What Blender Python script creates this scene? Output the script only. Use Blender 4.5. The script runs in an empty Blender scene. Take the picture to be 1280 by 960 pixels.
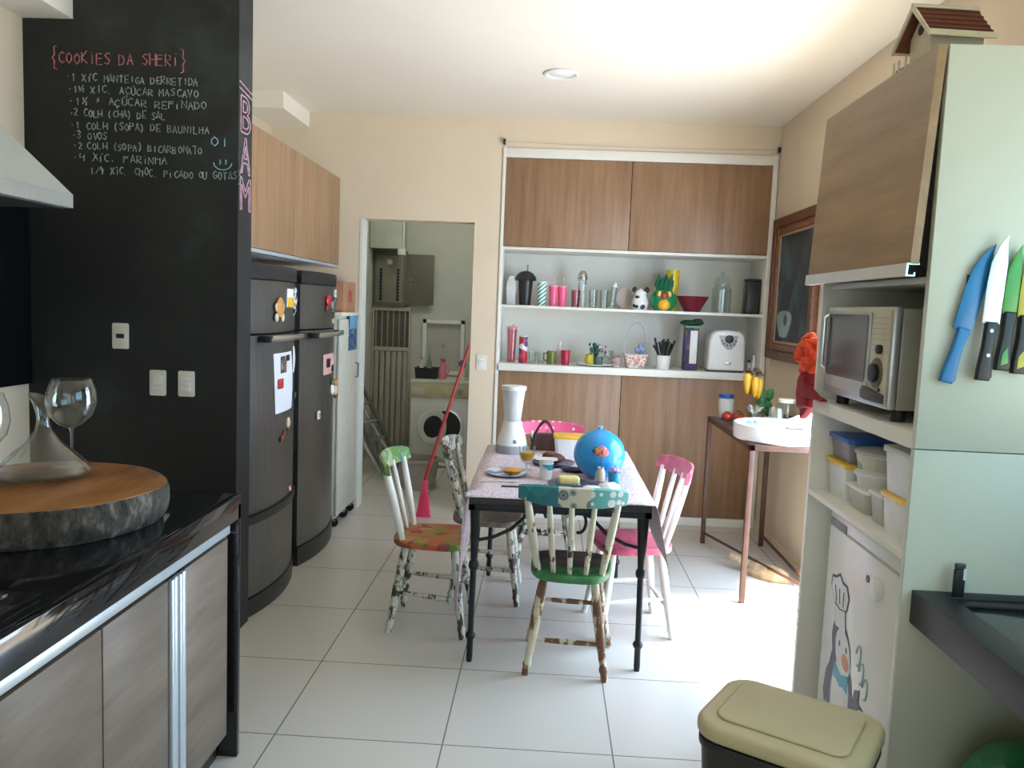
import bpy, bmesh, math, random
from mathutils import Vector, Matrix
random.seed(7)
PI = math.pi
C = bpy.context.scene.collection
sc = bpy.context.scene
# ------------------------------------------------------------------ camera
def cam_basis(yaw, pitch, roll):
    f = Vector((-math.sin(yaw), math.cos(yaw), 0)); r = Vector((math.cos(yaw), math.sin(yaw), 0)); u = Vector((0, 0, 1))
    f2 = f*math.cos(pitch) - u*math.sin(pitch); u2 = u*math.cos(pitch) + f*math.sin(pitch)
    r3 = r*math.cos(roll) + u2*math.sin(roll); u3 = u2*math.cos(roll) - r*math.sin(roll)
    return r3, u3, f2
cd = bpy.data.cameras.new('camera'); cam = bpy.data.objects.new('camera', cd); C.objects.link(cam)
r_, u_, f_ = cam_basis(.04126, .09587, .03976)
cam.matrix_world = Matrix(((r_.x, u_.x, -f_.x, 0), (r_.y, u_.y, -f_.y, 0), (r_.z, u_.z, -f_.z, 1.5507), (0, 0, 0, 1)))
cd.sensor_width = 36; cd.lens = 1008.9/1280*36; cd.clip_start = .02
sc.camera = cam
# ------------------------------------------------------------------ light
w = bpy.data.worlds.new('sky'); sc.world = w; w.use_nodes = True
w.node_tree.nodes['Background'].inputs[0].default_value = (.62, .82, 1, 1)
w.node_tree.nodes['Background'].inputs[1].default_value = 1.2
def area(name, loc, d, sx, sy, power, col):
    l = bpy.data.lights.new(name, 'AREA'); l.shape = 'RECTANGLE'; l.size = sx; l.size_y = sy; l.energy = power; l.color = col
    o = bpy.data.objects.new(name, l); C.objects.link(o); o.location = loc
    o.rotation_euler = Vector(d).to_track_quat('-Z', 'Y').to_euler(); return o
sun = bpy.data.lights.new('sun', 'SUN'); sun.energy = 29; sun.angle = .22; sun.color = (1, .88, .70)
so = bpy.data.objects.new('sun', sun); C.objects.link(so)
so.rotation_euler = Vector((-.37, .06, -1)).to_track_quat('-Z', 'Y').to_euler()
area('daylight_glass_door', (1.72, 3.8, 1.15), (-1, 0, -.25), 1.3, 2.0, 94, (.56, .74, 1))
area('daylight_sink_window', (1.72, 1.0, 1.7), (-1, .45, -.55), 1.6, 1.1, 12, (.25, .75, 1))
area('daylight_living_room', (-.3, -2.3, 1.5), (0, 1, .0), 3.0, 2.0, 7.5, (1, .94, .76))
area('laundry_fill_light', (-.85, 6.9, 2.86), (-.2, .25, -1), .4, .4, 9.5, (1, .97, .86))  # unseen fill light added to brighten the laundry, no fixture behind it
sc.view_settings.view_transform = 'Standard'; sc.view_settings.look = 'None'
sc.view_settings.gamma = 1; sc.view_settings.use_curve_mapping = False
sc.view_settings.exposure = 0.25
cy = sc.cycles
cy.max_bounces = 10; cy.diffuse_bounces = 5; cy.glossy_bounces = 4; cy.transmission_bounces = 6; cy.transparent_max_bounces = 24
cy.caustics_reflective = False; cy.caustics_refractive = False; cy.sample_clamp_indirect = 3

# ------------------------------------------------------------------ materials
def nt(name):
    m = bpy.data.materials.new(name); m.use_nodes = True; t = m.node_tree; b = t.nodes['Principled BSDF']; return m, t, b
def c4(c): return (c[0], c[1], c[2], 1)
def coord(t, sc3=(1, 1, 1), rot=(0, 0, 0)):
    tc = t.nodes.new('ShaderNodeTexCoord'); mp = t.nodes.new('ShaderNodeMapping')
    mp.inputs['Scale'].default_value = sc3; mp.inputs['Rotation'].default_value = rot
    t.links.new(tc.outputs['Object'], mp.inputs['Vector']); return mp.outputs['Vector']
def ramp(t, fac, stops, const=False):
    r = t.nodes.new('ShaderNodeValToRGB'); e = r.color_ramp.elements
    if const: r.color_ramp.interpolation = 'CONSTANT'
    while len(e) < len(stops): e.new(.5)
    for i, (p, c) in enumerate(stops): e[i].position = p; e[i].color = c4(c)
    t.links.new(fac, r.inputs['Fac']); return r.outputs['Color']
def noise(t, vec, scale, detail=3, rough=.5):
    n = t.nodes.new('ShaderNodeTexNoise'); n.inputs['Scale'].default_value = scale; n.inputs['Detail'].default_value = detail
    n.inputs['Roughness'].default_value = rough
    if vec: t.links.new(vec, n.inputs['Vector'])
    return n.outputs['Fac']
def bump(t, b, h, s, d=.01):
    n = t.nodes.new('ShaderNodeBump'); n.inputs['Strength'].default_value = s; n.inputs['Distance'].default_value = d
    t.links.new(h, n.inputs['Height']); t.links.new(n.outputs['Normal'], b.inputs['Normal'])
def M(name, col, rough=.5, metal=0, var=.07, scale=9, coat=0, sss=0, trans=0, alpha=1, bmp=0):
    m, t, b = nt(name); v = coord(t); n = noise(t, v, scale)
    lo = tuple(x*(1-var) for x in col); hi = tuple(min(1, x*(1+var)) for x in col)
    t.links.new(ramp(t, n, [(.3, lo), (.7, hi)]), b.inputs['Base Color'])
    b.inputs['Roughness'].default_value = rough; b.inputs['Metallic'].default_value = metal
    b.inputs['Coat Weight'].default_value = coat; b.inputs['Transmission Weight'].default_value = trans; b.inputs['Alpha'].default_value = alpha
    if bmp: bump(t, b, noise(t, v, scale*6), bmp, .004)
    return m
def wood(name, a, b_, sc3, rough=.45, scale=2.2):
    m, t, b = nt(name); v = coord(t, sc3); n = noise(t, v, scale, 5, .55); n2 = noise(t, v, scale*6, 3, .6)
    mx = t.nodes.new('ShaderNodeMath'); mx.operation = 'MULTIPLY_ADD'; mx.inputs[1].default_value = .35
    t.links.new(n2, mx.inputs[0]); t.links.new(n, mx.inputs[2])
    t.links.new(ramp(t, mx.outputs[0], [(.45, a), (.85, b_)]), b.inputs['Base Color']); b.inputs['Roughness'].default_value = rough
    return m
def peel(name, paint, under, lo, hi, scale=14, rough=.5):
    m, t, b = nt(name); v = coord(t, (1, 1, .55)); n = noise(t, v, scale, 6, .6)
    t.links.new(ramp(t, n, [(lo, under), (hi, paint)]), b.inputs['Base Color']); b.inputs['Roughness'].default_value = rough
    bump(t, b, n, .4, .003); return m
def patches(name, cols, scale=18, rough=.45, dist=True):
    m, t, b = nt(name); v = t.nodes.new('ShaderNodeTexVoronoi'); v.inputs['Scale'].default_value = scale
    t.links.new(coord(t), v.inputs['Vector']); sp = t.nodes.new('ShaderNodeSeparateColor'); t.links.new(v.outputs['Color'], sp.inputs[0])
    st = [(i/len(cols), c) for i, c in enumerate(cols)]
    t.links.new(ramp(t, sp.outputs[0], st, True), b.inputs['Base Color']); b.inputs['Roughness'].default_value = rough; return m
def dots(name, base, rings, scale=20, rough=.5, rnd=1.0):
    m, t, b = nt(name); v = t.nodes.new('ShaderNodeTexVoronoi'); v.inputs['Scale'].default_value = scale; v.inputs['Randomness'].default_value = rnd
    t.links.new(coord(t), v.inputs['Vector'])
    t.links.new(ramp(t, v.outputs['Distance'], rings + [(rings[-1][0]+.04, base)]), b.inputs['Base Color'])
    b.inputs['Roughness'].default_value = rough; return m
def stripes(name, a, b_, scale, rot=(0, 0, 0), axis='X', rough=.4):
    m, t, b = nt(name); wv = t.nodes.new('ShaderNodeTexWave'); wv.bands_direction = axis; wv.inputs['Scale'].default_value = scale
    t.links.new(coord(t, rot=rot), wv.inputs['Vector'])
    t.links.new(ramp(t, wv.outputs['Fac'], [(.45, a), (.55, b_)]), b.inputs['Base Color']); b.inputs['Roughness'].default_value = rough; return m
def glass(name, tint=(.93, .96, .95), edge=.5, mul=1.0, rough=.04):
    m = bpy.data.materials.new(name); m.use_nodes = True; t = m.node_tree; t.nodes.clear()
    o = t.nodes.new('ShaderNodeOutputMaterial'); mx = t.nodes.new('ShaderNodeMixShader'); tr = t.nodes.new('ShaderNodeBsdfTransparent')
    gl = t.nodes.new('ShaderNodeBsdfGlossy'); lw = t.nodes.new('ShaderNodeLayerWeight'); lw.inputs['Blend'].default_value = .32
    n = noise(t, coord(t), 6); t.links.new(ramp(t, n, [(.3, tuple(x*.97 for x in tint)), (.7, tint)]), tr.inputs['Color'])
    gl.inputs['Roughness'].default_value = rough; gl.inputs['Color'].default_value = (.95, .97, .97, 1)
    ml = t.nodes.new('ShaderNodeMath'); ml.operation = 'MULTIPLY'; ml.inputs[1].default_value = edge*mul
    pw = t.nodes.new('ShaderNodeMath'); pw.operation = 'POWER'; pw.inputs[1].default_value = 2.2; t.links.new(lw.outputs['Facing'], pw.inputs[0]); t.links.new(pw.outputs[0], ml.inputs[0]); ad = t.nodes.new('ShaderNodeMath'); ad.inputs[1].default_value = .05
    t.links.new(ml.outputs[0], ad.inputs[0]); t.links.new(ad.outputs[0], mx.inputs['Fac'])
    t.links.new(tr.outputs[0], mx.inputs[1]); t.links.new(gl.outputs[0], mx.inputs[2]); t.links.new(mx.outputs[0], o.inputs['Surface']); return m
def milky(name, col, a=.55, rough=.35):
    m = M(name, col, rough); m.node_tree.nodes['Principled BSDF'].inputs['Alpha'].default_value = a; return m

wall_m = M('wall_paint', (.70, .585, .435), .75, var=.025, scale=3, bmp=.05)
ceil_m = M('ceiling_paint', (.83, .765, .66), .8, var=.015, scale=2)
white_m = M('white_laminate', (.80, .79, .72), .4, var=.02)
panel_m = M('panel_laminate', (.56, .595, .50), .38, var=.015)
chalk_m, t_, b_n = nt('chalkboard_paint')
v_ = coord(t_); n_ = noise(t_, v_, 1.7, 6, .62)
t_.links.new(ramp(t_, n_, [(.42, (.0060, .0066, .0066)), (.58, (.0125, .0155, .015)), (.74, (.036, .047, .044))]), b_n.inputs['Base Color']); b_n.inputs['Roughness'].default_value = .62
# floor: square tiles 60 cm with grout
floor_m, t_, b_n = nt('floor_tile'); tc = t_.nodes.new('ShaderNodeTexCoord'); mp = t_.nodes.new('ShaderNodeMapping')
mp.inputs['Location'].default_value = (.9075+6, -2.706+6, 0); t_.links.new(tc.outputs['Object'], mp.inputs['Vector'])
bk = t_.nodes.new('ShaderNodeTexBrick'); bk.offset = 0; bk.squash = 1
for k, v in (('Scale', 1), ('Mortar Size', .0028), ('Mortar Smooth', .1), ('Bias', 0), ('Brick Width', .6), ('Row Height', .6)): bk.inputs[k].default_value = v
bk.inputs['Color1'].default_value = (.60, .575, .52, 1); bk.inputs['Color2'].default_value = (.615, .59, .535, 1); bk.inputs['Mortar'].default_value = (.20, .185, .16, 1)
t_.links.new(mp.outputs[0], bk.inputs['Vector']); t_.links.new(bk.outputs['Color'], b_n.inputs['Base Color'])
b_n.inputs['Roughness'].default_value = .27
granite_m, t_, b_n = nt('black_granite'); n_ = noise(t_, coord(t_), 160, 2)
t_.links.new(ramp(t_, n_, [(.5, (.006, .006, .007)), (.75, (.022, .022, .026))]), b_n.inputs['Base Color']); b_n.inputs['Roughness'].default_value = .06
honed_m = M('honed_granite', (.009, .0095, .011), .5, var=.5, scale=90)
oak_v = wood('oak_vertical_grain', (.20, .108, .054), (.32, .188, .105), (9, 9, .6))
oak_left = wood('oak_wall_cabinet', (.25, .142, .07), (.35, .212, .115), (9, 9, .6))
oak_isl = wood('oak_greyish', (.125, .092, .066), (.22, .172, .13), (9, .7, 5))
oak_unit = wood('oak_horizontal_grain', (.23, .142, .072), (.34, .222, .118), (6, .6, 7))
alu = M('brushed_aluminium', (.70, .74, .76), .28, 1, var=.04)
alu_y = M('anodised_profile', (.62, .70, .75), .35, .6, var=.03)
steel_d, t_, b_n = nt('fridge_steel'); n_ = noise(t_, coord(t_, (2, 40, .6)), 6)
t_.links.new(ramp(t_, n_, [(.3, (.14, .14, .13)), (.7, (.20, .20, .19))]), b_n.inputs['Base Color']); b_n.inputs['Metallic'].default_value = .85; b_n.inputs['Roughness'].default_value = .36
steel = M('polished_steel', (.62, .62, .60), .22, 1, var=.05)
black_pl = M('black_plastic', (.014, .014, .015), .4)
dark_pl = M('dark_grey_plastic', (.05, .05, .052), .4)
iron = M('black_iron', (.012, .013, .018), .45, .3, bmp=.2)
rust = M('brown_painted_steel', (.085, .035, .022), .5, .1, var=.25, bmp=.1)
cream_pl = M('cream_plastic', (.72, .70, .60), .4)
white_pl = M('white_plastic', (.80, .80, .77), .35, var=.02)
white_gl = M('white_enamel', (.83, .83, .80), .25, var=.02)
grey_pl = M('grey_plastic', (.32, .33, .34), .4)
blue_pl = M('blue_plastic', (.02, .10, .42), .35)
yellow_pl = M('yellow_plastic', (.80, .48, .02), .35)
teal_m = M('teal_paint', (.03, .27, .33), .45)
red_m = M('red_plastic', (.55, .02, .035), .35)
pink_m = M('pink_plastic', (.80, .12, .25), .35)
maroon_m = M('maroon_ceramic', (.16, .008, .025), .25)
green_m = M('green_ceramic', (.015, .20, .085), .25)
orange_m = M('orange_food', (.85, .35, .02), .45, var=.3, scale=40)
clear = glass('clear_glass', (.965, .98, .975), .7); clear2 = glass('thick_clear_glass', (.90, .93, .92), .42, rough=.12)
rose_gl = glass('rose_glass', (.9, .66, .68), .35, rough=.12)

# ------------------------------------------------------------------ geometry helpers
class G:
    def __init__(s): s.b = bmesh.new(); s.T = Matrix()
    def _add(s, fn, mi=0):
        n0 = len(s.b.verts); f0 = len(s.b.faces)
        fn(); s.b.verts.ensure_lookup_table(); s.b.faces.ensure_lookup_table()
        for f in s.b.faces[f0:]: f.material_index = mi
        if s.T != Matrix(): bmesh.ops.transform(s.b, matrix=s.T, verts=s.b.verts[n0:])
        return s
    def raw(s, vs, fs, mi=0):
        def fn():
            v = [s.b.verts.new(p) for p in vs]
            for f in fs: s.b.faces.new([v[i] for i in f])
        return s._add(fn, mi)
    def box(s, x0, x1, y0, y1, z0, z1, bev=0, mi=0, seg=2):
        t = bmesh.new(); bmesh.ops.create_cube(t, size=1)
        for v in t.verts: v.co = ((x0+x1)/2+v.co.x*(x1-x0), (y0+y1)/2+v.co.y*(y1-y0), (z0+z1)/2+v.co.z*(z1-z0))
        if bev: bmesh.ops.bevel(t, geom=t.edges[:], offset=bev, segments=seg, affect='EDGES', profile=.5)
        return s.merge(t, mi)
    def merge(s, t, mi=0):
        t.verts.index_update(); vs = [v.co.copy() for v in t.verts]; fs = [[v.index for v in f.verts] for f in t.faces]; t.free()
        return s.raw(vs, fs, mi)
    def prism(s, poly, a, b, axis='z', bev=0, mi=0, seg=2):
        t = bmesh.new(); mk = {'z': lambda p, q: (p[0], p[1], q), 'y': lambda p, q: (p[0], q, p[1]), 'x': lambda p, q: (q, p[0], p[1])}[axis]
        A = [t.verts.new(mk(p, a)) for p in poly]; B = [t.verts.new(mk(p, b)) for p in poly]; n = len(poly)
        caps = [t.faces.new(A), t.faces.new(B)]
        for i in range(n): t.faces.new((A[i], A[(i+1) % n], B[(i+1) % n], B[i]))
        bmesh.ops.recalc_face_normals(t, faces=t.faces[:])
        if bev:
            ed = [e for c in caps for e in c.edges]
            bmesh.ops.bevel(t, geom=ed, offset=bev, segments=seg, affect='EDGES', profile=.5)
        return s.merge(t, mi)
    def lathe(s, prof, c=(0, 0, 0), seg=24, mi=0, sx=1, sy=1):
        vs = []; fs = []; rows = []
        for r, z in prof:
            if r < 1e-5: rows.append([len(vs)]); vs.append((c[0], c[1], c[2]+z))
            else:
                rows.append(list(range(len(vs), len(vs)+seg)))
                for k in range(seg): a = 2*PI*k/seg; vs.append((c[0]+r*sx*math.cos(a), c[1]+r*sy*math.sin(a), c[2]+z))
        for A, B in zip(rows, rows[1:]):
            for k in range(seg):
                k2 = (k+1) % seg
                if len(A) == 1 and len(B) == 1: continue
                if len(A) == 1: fs.append((A[0], B[k], B[k2]))
                elif len(B) == 1: fs.append((A[k], A[k2], B[0]))
                else: fs.append((A[k], A[k2], B[k2], B[k]))
        return s.raw(vs, fs, mi)
    def tube(s, pts, r, seg=8, mi=0, closed=False, flat=1):
        P = [Vector(p) for p in pts]; n = len(P); R = r if isinstance(r, (list, tuple)) else [r]*n
        vs = []; fs = []; up = None
        for i in range(n):
            d = (P[(i+1) % n]-P[i-1]) if closed else (P[min(i+1, n-1)]-P[max(i-1, 0)])
            d = d.normalized() if d.length > 1e-9 else Vector((0, 0, 1))
            if up is None: up = d.orthogonal().normalized()
            up = (up - d*up.dot(d)); up = up.normalized() if up.length > 1e-6 else d.orthogonal().normalized()
            sd = d.cross(up)
            for k in range(seg):
                a = 2*PI*k/seg; vs.append(P[i]+(up*math.cos(a)+sd*math.sin(a)*flat)*R[i])
        m = n if closed else n-1
        for i in range(m):
            j = (i+1) % n
            for k in range(seg): k2 = (k+1) % seg; fs.append((i*seg+k, i*seg+k2, j*seg+k2, j*seg+k))
        if not closed: fs.append(tuple(range(seg))); fs.append(tuple(range((n-1)*seg, n*seg)))
        return s.raw(vs, fs, mi)
    def turned(s, a, b, prof, seg=10, mi=0):
        a = Vector(a); b = Vector(b); pts = []; rr_ = []
        for t, r in prof: pts.append(a.lerp(b, t)); rr_.append(r)
        d = (b-a).normalized(); up = d.orthogonal().normalized(); sd = d.cross(up); vs = []; fs = []
        for p, r in zip(pts, rr_):
            for k in range(seg): q = 2*PI*k/seg; vs.append(p+(up*math.cos(q)+sd*math.sin(q))*r)
        for i in range(len(pts)-1):
            for k in range(seg): k2 = (k+1) % seg; fs.append((i*seg+k, i*seg+k2, (i+1)*seg+k2, (i+1)*seg+k))
        fs.append(tuple(range(seg))); fs.append(tuple(range((len(pts)-1)*seg, len(pts)*seg)))
        return s.raw(vs, fs, mi)
    def ball(s, c, r, seg=20, mi=0, jit=0):
        r = r if isinstance(r, (list, tuple)) else (r, r, r); h = seg//2; vs = [(c[0], c[1], c[2]-r[2])]; fs = []
        for i in range(1, h):
            th = PI*i/h
            for k in range(seg):
                a = 2*PI*k/seg; q = 1+random.uniform(-jit, jit)
                vs.append((c[0]+q*r[0]*math.sin(th)*math.cos(a), c[1]+q*r[1]*math.sin(th)*math.sin(a), c[2]-q*r[2]*math.cos(th)))
        vs.append((c[0], c[1], c[2]+r[2])); L = len(vs)-1
        for k in range(seg):
            k2 = (k+1) % seg; fs.append((0, 1+k2, 1+k)); b0 = 1+(h-2)*seg; fs.append((b0+k, b0+k2, L))
            for i in range(h-2): q = 1+i*seg; fs.append((q+k, q+k2, q+seg+k2, q+seg+k))
        return s.raw(vs, fs, mi)
    def build(s, name, mats, parent=None, loc=None, rot=None, label=None, ang=38):
        b = s.b; bmesh.ops.recalc_face_normals(b, faces=b.faces[:])
        for f in b.faces: f.smooth = True
        for e in b.edges:
            if len(e.link_faces) == 2 and e.calc_face_angle(0) > math.radians(ang): e.smooth = False
        me = bpy.data.meshes.new(name); b.to_mesh(me); b.free()
        for m in (mats if isinstance(mats, (list, tuple)) else [mats]): me.materials.append(m)
        o = bpy.data.objects.new(name, me); C.objects.link(o)
        if parent: o.parent = parent
        if loc is not None: o.location = loc
        if rot is not None: o.rotation_euler = rot
        if label: o['label'] = label
        return o
def tag(o, label, cat, group=None):
    o['label'] = label; o['category'] = cat
    if group: o['group'] = group
    return o
def thing(name, label, cat, loc=(0, 0, 0), rz=0, group=None, rot=None):
    o = bpy.data.objects.new(name, None); C.objects.link(o); o.location = loc; o.rotation_euler = rot or (0, 0, rz); o.empty_display_size = .05
    return tag(o, label, cat, group)
def struct(name, g, m):
    o = g.build(name, m); o['kind'] = 'structure'; return o
def rrect(w, d, r, n=5, cx=0, cy=0):
    out = []
    for sx, sy, a0 in ((1, 1, 0), (-1, 1, PI/2), (-1, -1, PI), (1, -1, 1.5*PI)):
        for i in range(n+1): a = a0+PI/2*i/n; out.append((cx+sx*(w/2-r)+r*math.cos(a), cy+sy*(d/2-r)+r*math.sin(a)))
    return out
def arc(cx, cy, r, a0, a1, n=12): return [(cx+r*math.cos(a0+(a1-a0)*i/n), cy+r*math.sin(a0+(a1-a0)*i/n)) for i in range(n+1)]
def cupprof(rb, rt, h, w=.003): return [(0, 0), (rb, 0), (rt, h), (rt-w, h), (rb-w, w*1.5), (0, w*1.5)]
def solidprof(pts): return [(0, pts[0][1])]+pts+[(0, pts[-1][1])]

# ------------------------------------------------------------------ room shell
H = 2.875; XR = 1.575; XL = -2.33; YB = 5.87; YC0, YC1 = 3.53, 3.69
struct('floor', G().box(-2.5, XR+.12, -2.6, 8.2, -.1, 0), floor_m)
struct('ceiling', G().box(-2.5, XR+.12, -2.6, 8.2, H, H+.1), ceil_m)
struct('wall_right', G().box(XR, XR+.12, -2.6, .2, 0, H).box(XR, XR+.12, .2, 1.85, 0, 1.1).box(XR, XR+.12, .2, 1.85, 2.25, H)
       .box(XR, XR+.12, 1.85, 3.15, 0, H).box(XR, XR+.12, 3.15, 4.6, 2.2, H).box(XR, XR+.12, 4.6, 8.2, 0, H), wall_m)
struct('wall_left', G().box(XL-.12, XL, -2.6, YC1, 0, H), wall_m)
struct('wall_left_rear', G().box(-2.17, -2.05, YC1, YB+.12, 0, H), wall_m)
struct('wall_front', G().box(-2.5, -2.0, -2.7, -2.6, 0, H).box(1.3, XR+.12, -2.7, -2.6, 0, H).box(-2.0, 1.3, -2.7, -2.6, 2.6, H).box(-2.0, 1.3, -2.7, -2.6, 0, .3), wall_m)
struct('wall_chalkboard', G().box(XL, -1.375, YC0, YC1, 0, H), chalk_m)
struct('wall_back', G().box(-2.05, -1.378, YB, YB+.14, 0, H).box(-1.378, -.557, YB, YB+.14, 2.14, H).box(-.557, -.368, YB, YB+.14, 0, H)
       .box(-.368, XR, YB, YB+.14, 2.675, H).box(-.46, XR, 6.34, 6.4, 0, 2.8).box(-.50, -.38, YB+.14, 6.4, 0, 2.8), wall_m)
lau_m = M('laundry_wall_paint', (.62, .64, .57), .7, var=.02)
struct('wall_laundry', G().box(-1.87, -1.75, YB+.14, 8.2, 0, H).box(-1.87, -.3, 8.05, 8.15, 0, H).box(-.5, -.4, 6.4, 8.2, 0, H), lau_m)
struct('beam', G().box(-2.05, -1.77, 5.3, YB, 2.77, H), ceil_m)
struct('soffit', G().box(XL, -2.105, -2.0, YC0, 2.71, H), ceil_m)
struct('trim_1', G().box(-1.385, -1.366, YB-.004, YB+.145, 0, 2.14), M('door_jamb_paint', (.72, .74, .66), .5, var=.02))
struct('trim_2', G().box(XR-.01, XR+.13, 3.10, 3.16, 0.001, 2.24).box(XR-.01, XR+.13, 4.59, 4.65, 0.001, 2.24).box(XR-.011, XR+.131, 3.1, 4.65, 2.19, 2.25), white_m)
struct('window_1', G().box(XR-.01, XR+.13, .15, .21, 1.06, 2.29).box(XR-.01, XR+.13, 1.84, 1.9, 1.06, 2.29).box(XR-.011, XR+.131, .15, 1.9, 1.05, 1.11).box(XR-.011, XR+.131, .15, 1.9, 2.24, 2.3).box(XR+.04, XR+.08, 1.0, 1.04, 1.1, 2.25), white_m)
struct('ground', G().box(XR+.12, 9, -6, 12, -.14, -.04), M('outdoor_paving', (.55, .54, .5), .8, var=.1))
struct('baseboard_right', G().box(XR-.012, XR, 4.66, 5.84, 0, .07), wall_m)

# ceiling downlight
t = thing('ceiling_downlight', 'round recessed downlight with a white trim ring in the ceiling', 'ceiling light', (.016, 4.73, H))
G().lathe([(.075, -.002), (.10, -.002), (.102, -.007), (.09, -.013), (.075, -.009), (.075, -.002)], seg=32).build('trim_ring', white_pl, t)
G().lathe([(0, -.001), (.076, -.001), (.055, -.0085), (0, -.010)], seg=28).build('lens', M('lamp_lens', (.9, .9, .85), .2), t)

# ------------------------------------------------------------------ chalk writing
STR = {
'A': [[(0, 0), (.5, 1), (1, 0)], [(.2, .38), (.8, .38)]], 'B': [[(0, 0), (0, 1), (.75, .85), (.7, .6), (0, .5), (.9, .38), (.85, .1), (0, 0)]],
'C': [[(1, .85), (.6, 1), (.1, .75), (.05, .3), (.5, 0), (1, .15)]], 'D': [[(0, 0), (0, 1), (.7, .85), (1, .5), (.7, .12), (0, 0)]],
'E': [[(1, 1), (0, 1), (0, 0), (1, 0)], [(0, .52), (.8, .52)]], 'F': [[(1, 1), (0, 1), (0, 0)], [(0, .52), (.8, .52)]],
'G': [[(1, .85), (.6, 1), (.1, .75), (.05, .3), (.5, 0), (1, .15), (1, .45), (.6, .45)]], 'H': [[(0, 0), (0, 1)], [(1, 0), (1, 1)], [(0, .5), (1, .5)]],
'I': [[(.5, 0), (.5, .75)], [(.5, .95), (.52, 1)]], 'J': [[(.8, 1), (.8, .2), (.4, 0), (0, .2)]], 'K': [[(0, 0), (0, 1)], [(.95, 1), (0, .45), (1, 0)]],
'L': [[(0, 1), (0, 0), (.9, 0)]], 'M': [[(0, 0), (.05, 1), (.5, .4), (.95, 1), (1, 0)]], 'N': [[(0, 0), (0, 1), (1, 0), (1, 1)]],
'O': [[(.5, 1), (.05, .7), (.05, .3), (.5, 0), (.95, .3), (.95, .7), (.5, 1)]], 'P': [[(0, 0), (0, 1), (.9, .85), (.85, .55), (0, .45)]],
'R': [[(0, 0), (0, 1), (.9, .85), (.85, .55), (0, .5), (1, 0)]], 'S': [[(1, .9), (.5, 1), (.05, .75), (.9, .35), (.55, 0), (0, .12)]],
'T': [[(0, 1), (1, 1)], [(.5, 1), (.5, 0)]], 'U': [[(0, 1), (.05, .2), (.5, 0), (.95, .2), (1, 1)]], 'V': [[(0, 1), (.5, 0), (1, 1)]], 'X': [[(0, 0), (1, 1)], [(0, 1), (1, 0)]],
'Ç': [[(1, .85), (.6, 1), (.1, .75), (.05, .3), (.5, 0), (1, .15)], [(.5, 0), (.6, -.2), (.4, -.25)]], 'Ú': [[(0, 1), (.05, .2), (.5, 0), (.95, .2), (1, 1)], [(.45, 1.1), (.65, 1.25)]],
'Á': [[(0, 0), (.5, 1), (1, 0)], [(.2, .38), (.8, .38)], [(.5, 1.1), (.7, 1.25)]], 'Í': [[(.5, 0), (.5, .8)], [(.45, .95), (.7, 1.15)]],
'1': [[(.2, .75), (.5, 1), (.5, 0)]], '2': [[(0, .8), (.45, 1), (.9, .75), (.1, 0), (1, 0)]], '3': [[(0, .9), (.6, 1), (.85, .75), (.3, .52), (.9, .3), (.5, 0), (0, .1)]], '4': [[(.1, 1), (0, .45), (.9, .45)], [(.75, .9), (.75, 0)]],
'½': [[(0, .8), (.2, 1), (.2, .5)], [(0, 0), (1, 1)], [(.6, .35), (.8, .48), (1, .35), (.6, 0), (1, 0)]], '¼': [[(0, .8), (.2, 1), (.2, .5)], [(0, 0), (1, 1)], [(.65, .5), (.6, .2), (1, .2)], [(.9, .4), (.9, 0)]],
'.': [[(.1, 0), (.2, .06)]], '•': [[(.3, .35), (.45, .42), (.3, .48)]], '(': [[(.7, 1.1), (.35, .7), (.35, .25), (.7, -.1)]], ')': [[(.3, 1.1), (.65, .7), (.65, .25), (.3, -.1)]],
'{': [[(.9, 1.5), (.4, 1.4), (.5, .75), (.1, .5), (.5, .2), (.4, -.4), (.9, -.5)]], '}': [[(.1, 1.5), (.6, 1.4), (.5, .75), (.9, .5), (.5, .2), (.6, -.4), (.1, -.5)]], '"': [[(.3, .9), (.35, .4)], [(.65, .9), (.7, .4)]], '/': [[(0, 0), (1, 1)]]}
def chalk_line(txt, x, z, h, width, y, mat, name, parent, slope=0., r=.0021):
    g = G(); n = len(txt); cw = width/n
    for i, ch in enumerate(txt):
        for st in STR.get(ch, []):
            jx, jz = random.uniform(-.003, .003), random.uniform(-.004, .004); sc_ = random.uniform(.9, 1.1)
            pts = [(x+i*cw+px*cw*.72+jx, y, z+slope*i*cw+pz*h*sc_+jz) for px, pz in st]
            g.tube(pts, r, 5, flat=1)
    return g.build(name, mat, parent)
ch_pink = M('pink_chalk', (.50, .17, .18), .9, var=.4, scale=60); ch_white = M('white_chalk', (.31, .39, .34), .9, var=.45, scale=60); ch_blue = M('blue_chalk', (.25, .52, .60), .9, var=.35, scale=60)
rec = thing('chalk_recipe', 'handwritten chalk cookie recipe in pink and pale green on the black wall', 'writing', (0, 0, 0))
Yk = YC0-.001
chalk_line('{COOKIES DA SHERI}', -2.20, 2.525, .048, .60, Yk, ch_pink, 'heading', rec, 0, .0027)
LN = [('•1 XÍC MANTEIGA DERRETIDA', 2.452, .585), ('•1½ XÍC. AÇÚCAR MASCAVO', 2.403, .585), ('•1½ " AÇÚCAR REFINADO', 2.352, .62), ('•2 COLH (CHÁ) DE SAL', 2.303, .43), ('•1 COLH (SOPA) DE BAUNILHA', 2.25, .62),
      ('•3 OVOS', 2.205, .165), ('•2 COLH (SOPA) BICARBONATO', 2.163, .58), ('•4 XÍC. FARINHA', 2.113, .42), ('1/4 XÍC. CHOC. PICADO OU GOTAS}', 2.058, .68)]
for i, (s_, z_, w_) in enumerate(LN):
    chalk_line(s_, -2.135+.004*i+(.07 if i == 8 else 0), z_, .030, w_, Yk, ch_white, 'text_line', rec, -.012, .0022)
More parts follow.
